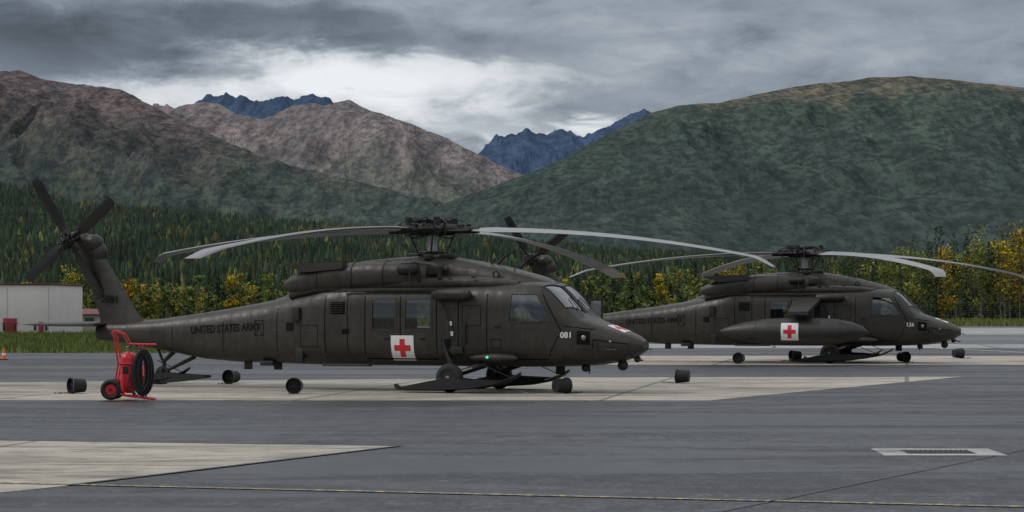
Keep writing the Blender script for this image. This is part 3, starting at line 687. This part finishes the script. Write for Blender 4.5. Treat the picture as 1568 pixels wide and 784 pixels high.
    b.sph((-9.15,-.02,3.48),(.27,.2,.22),0); b.sph((-9.05,.0,3.25),(.28,.15,.28),0)
    for sg in(-1,1):
        rr=[]
        for y,xl,xt,tk in [(.0,-8.72,-9.85,.065),(.3,-8.75,-9.85,.065),(2.1,-8.98,-9.82,.04),(2.19,-9.05,-9.78,.01)]:
            c=xl-xt; rr.append([(xl-s_*c,sg*y,1.50+h*tk) for s_,h in [(0,0),(.06,.6),(.3,1),(.7,.6),(1,.08),(1,-.08),(.7,-.6),(.3,-1),(.06,-.6)]])
        b.loft(rr,0)
    parts.append(b.build('tail_pylon_and_stabilator',m_h,None,link=False))
    M=Matrix.Translation((-9.58,-.44,3.54))@Matrix.Rotation(R(14),4,'X')@Matrix.Rotation(R(90),4,'X')
    b=MB()
    for a in (36,117,216,297):
        a=R(a); er=Vector((math.cos(a),math.sin(a),0)); et=Vector((-math.sin(a),math.cos(a),0)); rr=[]
        for i in range(12):
            r=.28+1.42*i/11; c=.27 if i>1 else .12+.07*i; p=R(16-10*i/11); tk=.03 if i<11 else .012
            if i==11: c=.2
            rr.append([er*r+et*(s_*c*math.cos(p))+Vector((0,0,1))*(s_*c*math.sin(p)+h*tk) for s_,h in [(.4,0),(.25,.6),(0,.8),(-.6,.1),(-.6,-.1),(0,-.6),(.25,-.5)]])
        b.loft(rr,0,True,M)
        b.tube([er*.02,er*.42],[.07,.05],1,8,True,M)
        b.tube([er*.2+et*.12+Vector((0,0,.14)),er*.33+et*.1],.018,1,5,True,M)
    b.tube([(0,0,-.35),(0,0,.16)],.09,1,14,True,M); b.torus((0,0,.08),.17,.03,'z',1,20,8,M); b.torus((0,0,.16),.12,.02,'z',1,20,8,M)
    for k in range(8):
        a=k*math.pi/4+.2; b.tube([(math.cos(a)*.05,math.sin(a)*.05,.2),(math.cos(a)*.22,math.sin(a)*.22,.1)],.022,1,5,True,M)
        b.sph((math.cos(a)*.22,math.sin(a)*.22,.12),.035,1,8,M)
    parts.append(b.build('tail_rotor',[m_tblade,m_hubm],None,link=False))
    b=MB()
    for sg in(-1,1):
        y=sg*1.38; x=1.08
        b.torus((x,y,.33),.215,.115,'y',0,32,12); b.tube([(x,y-.10,.33),(x,y+.10,.33)],.17,2,20)
        b.torus((x,y,.33),.11,.02,'y',1,20,6); b.tube([(x,y-.13,.33),(x,y+.13,.33)],.05,1,12)
        b.tube([(2.25,sg*1.05,.78),(x,sg*1.2,.38)],[.09,.07],2,10); b.tube([(x,sg*1.0,.36),(x,y,.33)],.06,2,10)
        b.tube([(x+.05,sg*1.2,.40),(.85,sg*1.14,1.0),(.8,sg*1.12,1.25)],[.06,.05,.07],2,10)
        b.tube([(x+.5,sg*1.25,.55),(x+.1,sg*1.32,.42)],.02,1,6)
    b.torus((-7.2,0,.28),.14,.075,'y',0,24,10); b.tube([(-7.2,-.07,.28),(-7.2,.07,.28)],.10,2,14)
    b.tube([(-6.75,0,.95),(-7.15,0,.62),(-7.2,0,.28)],[.06,.05,.05],2,8); b.tube([(-6.3,0,.72),(-7.15,0,.36)],[.05,.04],2,8); b.tube([(-7.35,0,.95),(-7.2,0,.6)],.035,2,8)
    b.box((-7.2,.1,.35),(.1,.03,.25),2,.01); b.box((-7.2,-.1,.35),(.1,.03,.25),2,.01)
    parts.append(b.build('landing_gear',[m_tire,m_mast,m_blk],None,link=False))
    b=MB()
    def ski(cx,cy,L0,L1,wd):
        rr=[]
        for x,z,ww in [(L0,.12,.12),(L0+.12,.06,.5),(L0+.5,.05,.85),(0,.055,1),(L1-1.0,.10,1),(L1-.45,.20,.8),(L1-.15,.33,.45),(L1,.42,.15)]:
            w2=wd*ww/2; rr.append([(cx+x,cy-w2,z+.03),(cx+x,cy-w2*.7,z+.055),(cx+x,cy+w2*.7,z+.055),(cx+x,cy+w2,z+.03),(cx+x,cy+w2*.8,z),(cx+x,cy-w2*.8,z)])
        b.loft(rr,0)
        for s_ in(-1,1):
            b.loft([[(cx+x,cy+s_*wd*.34-.012,z0),(cx+x,cy+s_*wd*.34+.012,z0),(cx+x,cy+s_*wd*.34+.012,z1),(cx+x,cy+s_*wd*.34-.012,z1)] for x,z0,z1 in [(-1.1,.08,.12),(-.45,.08,.25),(.05,.08,.34),(.5,.12,.31),(1.25,.22,.28)]],0)
        b.tube([(cx+L1-.2,cy,.34),(cx+L1-.9,cy,.62)],.012,0,5)
        b.torus((cx+L0+.05,cy,.13),.05,.012,'y',0,12,6)
    for sg in(-1,1): ski(1.08,sg*1.42,-1.35,1.75,.78)
    ski(-7.2,0,-.5,.75,.45)
    for sg in(-1,1):
        for q in(-1,1): b.tube([(1.08+q*.45,sg*1.42,.2),(1.08+q*.1,sg*1.54,.33)],.03,0,6)
    parts.append(b.build('wheel_skis',m_blk,None,link=False))
    b=MB(); b.sph((4.75,-.1,.62),(.12,.12,.12),0); b.tube([(4.75,-.1,.7),(4.72,-.1,.85)],.08,0,12); b.sph((3.95,-.35,.56),.09,0); b.tube([(4.0,-.3,.6),(4.0,-.3,.48)],.05,0,8)
    b.tube([(5.2,0,1.0),(5.40,0,.98)],.012,0,5); b.tube([(5.0,-.28,.82),(5.2,-.3,.74),(5.3,-.3,.74)],.02,0,6)
    b.sph((5.02,.1,.76),.08,0)
    parts.append(b.build('sensor_turret',m_blk,None,link=False))
    b=MB(); b.sph((4.10,-hy(4.10,1.24)-.0,1.24),(.06,.03,.06),0); b.sph((4.65,-hy(4.65,1.15),1.15),(.035,.02,.035),0)
    parts.append(b.build('landing_light',m_steel,None,link=False))
    b=MB(); Md=Matrix.Translation((3.45,1.02,0))@Matrix.Rotation(R(62),4,'Z')
    b.loft([[(0,-.02,.8),(0,.02,.8),(0,.02,2.15),(0,-.02,2.15)],[(.45,-.02,.8),(.45,.02,.8),(.45,.02,2.1),(.45,-.02,2.1)]],0,True,Md)
    b.box((.22,-.03,1.85),(.3,.03,.42),1,.02,None,Md)
    parts.append(b.build('open_crew_door',[m_h,m_steel],None,link=False))
    b=MB(); b.box((.8,0,.92),(5.2,1.9,.05),1,.01); b.box((3.65,0,1.42),(.30,1.5,.30),0,.05); b.box((-1.6,0,1.5),(.05,1.9,1.4),1,.01)
    for sg in(-1,1):
        b.box((2.35,sg*.52,1.28),(.5,.48,.14),0,.05); b.box((2.08,sg*.52,1.62),(.12,.5,.75),0,.05,(0,-.12,0)); b.box((2.02,sg*.52,2.08),(.1,.28,.2),0,.04)
    b.box((3.0,0,2.35),(.5,.5,.06),1,.02)
    for sg in (-1,0,1): b.box((-.9,sg*.6,1.35),(.12,.4,.75),0,.04)
    b.tube([(-.3,-.7,.95),(-.3,-.7,2.3)],.02,1,6)
    parts.append(b.build('cabin_interior',[m_seat,m_int],None,link=False))
    b=MB()
    b.tube([(0,0,3.0),(0,0,3.12),(0,0,3.13),(0,0,3.62)],[.22,.2,.12,.11],0,20)
    b.tube([(0,0,3.16),(0,0,3.20)],[.28,.28],1,24); b.torus((0,0,3.18),.30,.025,'z',1,28,8)
    b.tube([(0,0,3.58),(0,0,3.62),(0,0,3.80),(0,0,3.86)],[.2,.28,.28,.12],1,20)
    b.tube([(0,0,3.86),(0,0,3.95)],.10,1,14)
    parts.append(b.build('rotor_mast',[m_mast,m_hubm],None,link=False))
    b=MB()
    for k in range(8):
        a=k*math.pi/4+.35; b.tube([(.1*math.cos(a),.1*math.sin(a),3.08),(.42*math.cos(a),.42*math.sin(a),2.98)],.03,0,6)
    for k in range(3):
        a=k*2.1+.4; b.tube([(.25*math.cos(a),.25*math.sin(a),3.0),(.25*math.cos(a),.25*math.sin(a),3.18)],.022,0,6)
    b.box((.5,-.2,3.08),(.35,.3,.12),0,.04); b.box((-.45,.1,3.1),(.3,.4,.12),0,.04); b.box((.1,-.4,3.06),(.2,.2,.14),0,.04)
    parts.append(b.build('flight_control_servos',m_hubm,None,link=False))
    return parts
def text_mesh(txt,x0,z0,size,width=None,side=-1,off=.007,fn=None,slope=0):
    cu=bpy.data.curves.new('t','FONT'); cu.body=txt; cu.size=size; cu.resolution_u=3; cu.offset=size*.022
    ob=bpy.data.objects.new('t',cu); scene.collection.objects.link(ob)
    dg=bpy.context.evaluated_depsgraph_get(); dg.update(); me=bpy.data.meshes.new_from_object(ob.evaluated_get(dg))
    bpy.data.objects.remove(ob)
    bm=bmesh.new(); bm.from_mesh(me)
    xs=[v.co.x for v in bm.verts]; wd=max(xs)-min(xs); k=1 if width is None else width/wd
    bmesh.ops.triangulate(bm,faces=bm.faces)
    bmesh.ops.subdivide_edges(bm,edges=[e for e in bm.edges if e.calc_length()>.06],cuts=1)
    for v in bm.verts:
        x=x0+(v.co.x-min(xs))*k; z=z0+v.co.y+slope*(x-x0); v.co=fn(x,z,off) if fn else Vector((x,side*(hy(x,z)+off),z))
    bm.to_mesh(me); bm.free(); return me
def rotor(azs,phase_w,droops):
    b=MB()
    for a,dr in zip(azs,droops):
        a=R(a)-phase_w; er=Vector((math.cos(a),math.sin(a),0)); et=Vector((-math.sin(a),math.cos(a),0)); rr=[]
        for i in range(44):
            r=1.05+7.13*i/43; q=(r-.4)/7.78
            c=.56; sweep=0; dz=.03*math.sin(q*math.pi)-dr*q**2.0
            if r<1.6: c=.30+.26*(r-1.05)/.55
            if r>7.75: s_=(r-7.75)/.43; sweep=-.22*s_; dz-=.12*s_; c=.56-.14*s_
            p=R(12-13*q); tk=1.0 if i<43 else .3
            if r<1.6: tk=1.3
            rr.append([er*r+et*(s_*c*math.cos(p)+sweep)+Vector((0,0,3.70+dz+s_*c*math.sin(p)+h*c*tk*math.cos(p))) for s_,h in [(.25,0),(.22,.035),(.14,.06),(0,.072),(-.2,.06),(-.45,.033),(-.75,.004),(-.75,-.004),(-.45,-.012),(-.1,-.035),(.14,-.04),(.22,-.028)]])
        b.loft(rr,0)
        b.tube([er*.2+Vector((0,0,3.7)),er*.55+Vector((0,0,3.7)),er*.6+Vector((0,0,3.7)),er*1.15+Vector((0,0,3.69))],[.15,.13,.095,.085],1,12)
        for s_ in(-.13,.13): b.tube([er*.25+et*s_+Vector((0,0,3.66)),er*.95+et*s_*.8+Vector((0,0,3.68))],.035,1,8)
        b.tube([er*.15+et*.30+Vector((0,0,3.71)),er*.45+et*.32+Vector((0,0,3.71)),er*.5+et*.30+Vector((0,0,3.71)),er*.85+et*.18+Vector((0,0,3.7))],[.075,.075,.04,.04],1,10)
        b.tube([er*.28+et*.16+Vector((0,0,3.16)),er*.46+et*.34+Vector((0,0,3.68))],.020,1,8)
        b.tube([er*.9+Vector((0,0,3.72)),er*.9+Vector((0,0,3.82))],.06,1,8); b.box((er*.72+Vector((0,0,3.78))),(.16,.16,.10),1,.03)
        ar=(er+et).normalized(); b.tube([Vector((0,0,3.92)),ar*.62+Vector((0,0,3.90))],[.06,.04],1,6); b.tube([ar*.56+Vector((0,0,3.80)),ar*.56+Vector((0,0,3.98))],.085,1,10)
        for k in range(3):
            ar2=(er*math.cos(k*.5+.2)+et*math.sin(k*.5+.2)); b.tube([ar2*.18+Vector((0,0,3.78)),ar2*.40+Vector((0,0,3.86+.05*k)),ar2*.74+Vector((0,0,3.74))],.014,1,5); b.tube([ar2*.5+Vector((0,0,3.58)),ar2*.5+Vector((0,0,3.88))],.028,1,6)
        b.tube([er*.1+Vector((0,0,3.9)),er*.4+et*.1+Vector((0,0,3.98)),er*.8+et*.05+Vector((0,0,3.87)),er*1.0+Vector((0,0,3.76))],.015,1,5)
        b.tube([er*.2-et*.1+Vector((0,0,3.55)),er*.5-et*.2+Vector((0,0,3.50)),er*.8-et*.12+Vector((0,0,3.6))],.015,1,5)
    return b.build('main_rotor',[m_blade,m_hubm],None)
def cross_side(b,xc,zc,s,fn=None):
    a=s/2; k=s*.115; l=s*.36
    def q(x0,x1,z0,z1,off,mi):
        side_quad(b,[(x0,z0),(x1,z0),(x1,z1),(x0,z1)],off,mi,6,6)
    q(xc-a,xc+a,zc-a,zc+a,.008,0); q(xc-l,xc+l,zc-k,zc+k,.012,1); q(xc-k,xc+k,zc+k,zc+l,.012,1); q(xc-k,xc+k,zc-l,zc-k,.012,1)
parts=build_heli_parts()
def heli(loc,th,azs,droops,num,tank):
    e=empty('medevac_helicopter',loc,-th)
    for p in parts:
        if p.name.startswith('open_crew') and tank: continue
        o=bpy.data.objects.new(p.name.split('.')[0],p.data); scene.collection.objects.link(o); o.parent=e
    ro=rotor(azs,-th,droops); ro.parent=e
    b=MB()
    if not tank: cross_side(b,-.20,.99,.57)
    top_quad(b,[(4.45,-.28),(4.86,-.28),(4.86,.28),(4.45,.28)],.006,0); top_quad(b,[(4.5,-.06),(4.81,-.06),(4.81,.06),(4.5,.06)],.010,1); top_quad(b,[(4.6,-.22),(4.71,-.22),(4.71,-.065),(4.6,-.065)],.010,1,3,3); top_quad(b,[(4.6,.065),(4.71,.065),(4.71,.22),(4.6,.22)],.010,1,3,3)
    b.build('red_cross_markings',[m_wh,m_rc],e)
    def tx(nm,me,mat):
        me.materials.clear(); me.materials.append(mat); o=bpy.data.objects.new(nm,me); scene.collection.objects.link(o); o.parent=e
    tx('nose_number',text_mesh(num,3.60,1.24,.18),m_wh)
    tx('army_lettering',text_mesh('UNITED STATES ARMY',-6.15,1.28,.26,2.05,slope=.045),m_ins)
    tx('tail_number',text_mesh('2'+num,-8.85,2.02,.26,fn=lambda x,z,o:Vector((x,-.175,z))),m_ins)
    if tank:
        b=MB()
        for sg in(-1,1):
            pr=[(-2.45,.03),(-2.35,.09),(-2.0,.22),(-1.5,.34),(-.9,.43),(-.2,.46),(.8,.46),(1.5,.42),(2.0,.32),(2.35,.17),(2.48,.06),(2.5,.01)]
            xs2=np.linspace(-2.45,2.5,34); b.tube([(x,sg*2.35,1.07) for x in xs2],[float(np.interp(x,[p[0] for p in pr],[p[1] for p in pr])) for x in xs2],0,28)
            b.loft([[(x0,sg*y,z-.05),(x0,sg*y,z+.05),(x1,sg*y,z+.06),(x1,sg*y,z-.06)] for y,z,x0,x1 in [(1.0,2.22,-.15,.8),(1.6,2.05,-.12,.75),(2.9,1.68,-.05,.6)]],0)
            b.tube([(.2,sg*1.15,1.1),(.3,sg*2.1,1.83)],.045,0,8); b.tube([(.6,sg*1.15,1.1),(.5,sg*2.1,1.83)],.045,0,8)
            b.box((.25,sg*2.35,1.66),(.9,.12,.36),0,.03)
            for x in(-1.2,.9,1.6): b.torus((x,sg*2.35,1.07),float(np.interp(x,[p[0] for p in pr],[p[1] for p in pr]))+.0,.008,'x',0,28,6)
        b.build('external_fuel_tanks',m_h2,e)
        b=MB()
        def cylq(x0,x1,a0,a1,r,mi):
            v=[];f=[];n=8
            for i in range(n+1):
                a=a0+(a1-a0)*i/n
                for x in(x0,x1): v.append((x,-2.35-r*math.cos(a),1.07+r*math.sin(a)))
            for i in range(n): f.append((2*i,2*i+1,2*i+3,2*i+2))
            b.add(v,f,mi)
        cylq(-.32,.26,-.66,.66,.468,0); cylq(-.24,.18,-.14,.14,.473,1); cylq(-.095,.035,.142,.48,.473,1); cylq(-.095,.035,-.48,-.142,.473,1)
        b.build('tank_red_cross',[m_wh,m_rc],e)
    else:
        m,t,bb,ob_,po=newmat('green_nav_light'); bb.inputs['Emission Color'].default_value=(.1,1,.5,1); bb.inputs['Emission Strength'].default_value=.7
        t.link(t.ramp(t.noise(ob_,20),[(.3,(.04,.5,.25)),(.7,(.06,.7,.35))]),bb.inputs['Base Color'])
        b=MB(); b.sph((2.0,-1.38,.80),(.035,.02,.03),0); b.build('green_position_light',m,e)
    return e
TH1=R(23.5); TH2=R(16)
H1=heli((-1.84,60.3,.004),TH1,[-20,58,150,237],[.78,.92,.56,.66],'081',False)
H2=heli((9.97,89,.004),TH2,[-63,12,112,193],[.75,.8,.7,.7],'126',True)
# ------------------------------------------------------------ seated pilot
def skin_fig(name,pts,edges,rad,mat,root=0):
    me=bpy.data.meshes.new(name); me.from_pydata(pts,edges,[]); ob=bpy.data.objects.new(name,me); scene.collection.objects.link(ob)
    ob.modifiers.new('k','SKIN')
    for i,r in enumerate(rad): me.skin_vertices[0].data[i].radius=(r,r) if not hasattr(r,'__len__') else r
    me.skin_vertices[0].data[root].use_root=True
    s=ob.modifiers.new('s','SUBSURF'); s.levels=2; s.render_levels=2
    dg=bpy.context.evaluated_depsgraph_get(); dg.update(); m2=bpy.data.meshes.new_from_object(ob.evaluated_get(dg)); bpy.data.objects.remove(ob)
    m2.materials.clear(); m2.materials.append(mat); m2.polygons.foreach_set('use_smooth',[True]*len(m2.polygons))
    o=bpy.data.objects.new(name,m2); scene.collection.objects.link(o); return o
m_camo=pm('flight_suit_camo',(.52,.45,.34),.5,14,.9); m_skin=pm('skin',(.48,.30,.22),.08,8,.6); m_helm=pm('flight_helmet',(.45,.42,.35),.1,6,.5)
pil=empty('seated_pilot',(-1.84,60.3,.004),-TH1)
P=[(2.32,-.52,1.42),(2.28,-.52,1.62),(2.26,-.52,1.82),(2.27,-.52,1.95),(2.30,-.52,2.02),
   (2.27,-.72,1.86),(2.42,-.78,1.62),(2.68,-.66,1.58),(2.27,-.32,1.86),(2.42,-.26,1.62),(2.68,-.38,1.58),
   (2.40,-.62,1.42),(2.82,-.66,1.45),(2.95,-.66,1.02),(2.40,-.42,1.42),(2.82,-.38,1.45),(2.95,-.38,1.02)]
P=[(x+.22,y-.12,z) for x,y,z in P]
E=[(0,1),(1,2),(2,3),(3,4),(2,5),(5,6),(6,7),(2,8),(8,9),(9,10),(0,11),(11,12),(12,13),(0,14),(14,15),(15,16)]
rd=[.14,.14,.15,.07,.055,.07,.05,.038,.07,.05,.038,.1,.075,.05,.1,.075,.05]
o=skin_fig('body',P,E,rd,m_camo); o.parent=pil
b=MB(); b.sph((2.54,-.64,2.10),(.095,.075,.115),0); b.sph((2.64,-.64,2.09),(.015,.012,.02),0); b.build('head',m_skin,pil)
b=MB(); b.sph((2.52,-.64,2.13),(.125,.11,.125),0); b.box((2.62,-.64,2.15),(.05,.17,.06),1,.02); b.build('helmet',[m_helm,m_blk],pil)
b=MB()
for y in(-.78,-.50):
    b.sph((2.94,y,1.57),(.045,.035,.025),0,10)
    for k in range(4): b.tube([(2.96,y-.025+k*.017,1.575),(3.02,y-.025+k*.017,1.565),(3.04,y-.025+k*.017,1.545)],.008,0,5)
    b.tube([(2.93,y+.03,1.57),(2.97,y+.05,1.56)],.009,0,5)
b.build('hands',m_skin,pil)
# ------------------------------------------------------------ wheeled fire extinguisher
m_er=pm('extinguisher_red',(.50,.012,.02),.15,6,.35); m_hose=pm('hose_rubber',(.010,.010,.011),.3,20,.55)
ex=empty('wheeled_fire_extinguisher',(-7.92,54.2,.004),R(0))
b=MB()
b.tube([(-.03,0,z) for z in (.14,.16,.22,.30,.86,.93,.98,1.0)],[.05,.12,.165,.175,.175,.15,.09,.05],0,28)
b.tube([(-.03,0,1.0),(-.03,0,1.08)],.045,1,12); b.torus((-.03,0,1.10),.05,.012,'z',1,16,6)
b.build('cylinder',[m_er,m_steel],ex)
b=MB()
for y in(-.2,.2):
    b.tube([(-.30,y,.30),(-.22,y,.75),(-.30,y,1.30),(-.36,y,1.40),(-.30,y,1.44),(-.12,y,1.36),(-.02,y,1.16),(.28,y,1.15),(.50,y,1.15)],.019,0,8)
    b.tube([(-.36,y,.10),(-.24,y,.12),(.0,y,.08),(.50,y,.02)],.019,0,8); b.tube([(.24,y,1.15),(.30,y,.06)],.019,0,8); b.tube([(-.22,y,.75),(.26,y,.75)],.015,0,6)
for x,z in[(-.36,1.40),(.50,1.15),(-.22,.75),(.50,.02),(.27,.6)]: b.tube([(x,-.2,z),(x,.2,z)],.017,0,8)
b.tube([(-.34,-.32,.27),(-.34,.32,.27)],.018,0,8); b.box((-.03,0,.10),(.4,.4,.02),0,.005)
b.build('cart_frame',m_er,ex)
b=MB()
for y in(-.30,.30):
    b.torus((-.36,y,.22),.165,.05,'y',0,30,10); b.tube([(-.36,y-.03,.22),(-.36,y+.03,.22)],.11,1,20); b.tube([(-.36,y-.05,.22),(-.36,y+.05,.22)],.03,0,10)
b.build('wheels',[m_tire,m_er],ex)
b=MB()
for i in range(18):
    pts=[]; j=i%6
    for k in range(29):
        a=2*math.pi*k/28; pts.append((.30+(.205-.026*j+.010*math.sin(i*2.1))*math.cos(a)+.018*math.sin(i*1.7),-.22-.032*(i//6)-.006*math.sin(i),.58+.012*math.sin(i*2.9)+(.47-.035*j)*math.sin(a)))
    b.tube(pts,.018,0,6)
b.tube([(-.03,0,1.06),(.08,-.12,1.18),(.25,-.25,1.06)],.02,0,8); b.tube([(.06,-.4,.55),(.0,-.42,.3),(.16,-.4,.12)],[.02,.02,.035],0,8)
b.build('hose_coil',m_hose,ex)
b=MB(); b.box((-.07,-.178,.62),(.12,.02,.14),0,.004); b.build('label',m_hose,ex)
# ------------------------------------------------------------ tie-down buckets
m_bk=pm('bucket_plastic',(.007,.007,.008),.3,8,.7); m_bi=pm('bucket_weight',(.022,.021,.02),.5,14,.9)
def bucket(u,v,s,rz,lid):
    x,y=G(u,v); e=empty('black_bucket',(x,y,.006),rz)
    L=.34*s; r0=.145*s; r1=.175*s
    M=Matrix.Translation((0,0,r1))@Matrix.Rotation(R(90),4,'Y')@Matrix.Translation((0,0,-L/2))
    b=MB(); seg=28
    rs=[(0,r0*.6,0),(0,r0,0),(L*.45,(r0+r1)/2,0),(L*.8,r1*.97,0),(L*.82,r1*1.03,0),(L*.86,r1*1.03,0),(L*.88,r1*.98,0),(L*.97,r1,0),(L,r1*1.03,0),(L,r1*.95,0),(L*.7,r1*.9,0)]
    b.loft([[(r*math.cos(2*math.pi*k/seg),r*math.sin(2*math.pi*k/seg),z) for k in range(seg)] for z,r,_ in rs],0,True,M)
    b.tube([(math.cos(a)*r1*1.08,math.sin(a)*r1*1.08,L*.85+.05*math.sin((a-.4)/2.4*3.14)) for a in np.linspace(.4,2.8,14)],.006,1,5,True,M)
    b.build('shell',[m_bk,m_steel],e)
    b=MB(); b.tube([(0,0,L*.5),(0,0,L*.74)],r1*.87,0,24,True,M); b.torus((0,0,L*.76),.05,.01,'y',1,12,6,M)
    for k in range(6): b.sph((r1*.5*math.cos(k*1.05),r1*.5*math.sin(k*1.05),L*.74),.03,0,8,M)
    b.build('ballast',[m_bi,m_blk],e)
    b=MB()
    for k in range(9): b.torus((L*.6+.03+k*.035,.03*math.sin(k*1.3),.018),.018,.006,'z' if k%2 else 'y',0,10,5)
    b.build('tie_chain',m_blk,e)
for u,v,s,rz,l in [(118,603,1,R(215),0),(355,588,1.0,R(240),0),(452,603,1,R(262),0),(860,603,1,R(35),0),(1045,587,1.0,R(165),0),(1132,557,1.05,R(250),0),(1218,553,1.05,R(200),0),(1383,555,1.05,R(300),0),(1467,549,1.05,R(20),0)]:
    bucket(u,v,s,rz,l)
x,y=G(6,551); e=empty('traffic_cone',(x,y,.0))
m_or=pm('cone_orange',(.75,.13,.02),.1,6,.5)
b=MB(); b.box((0,0,.02),(.28,.28,.03),1,.01); b.tube([(0,0,.03),(0,0,.16),(0,0,.161),(0,0,.25),(0,0,.251),(0,0,.42)],[.10,.072,.072,.052,.052,.02],0,18)
b.build('cone_body',[m_or,m_dark],e)
b=MB(); b.tube([(0,0,.17),(0,0,.24)],[.073,.058],0,18); b.build('reflective_collar',m_wh,e)
print('done')
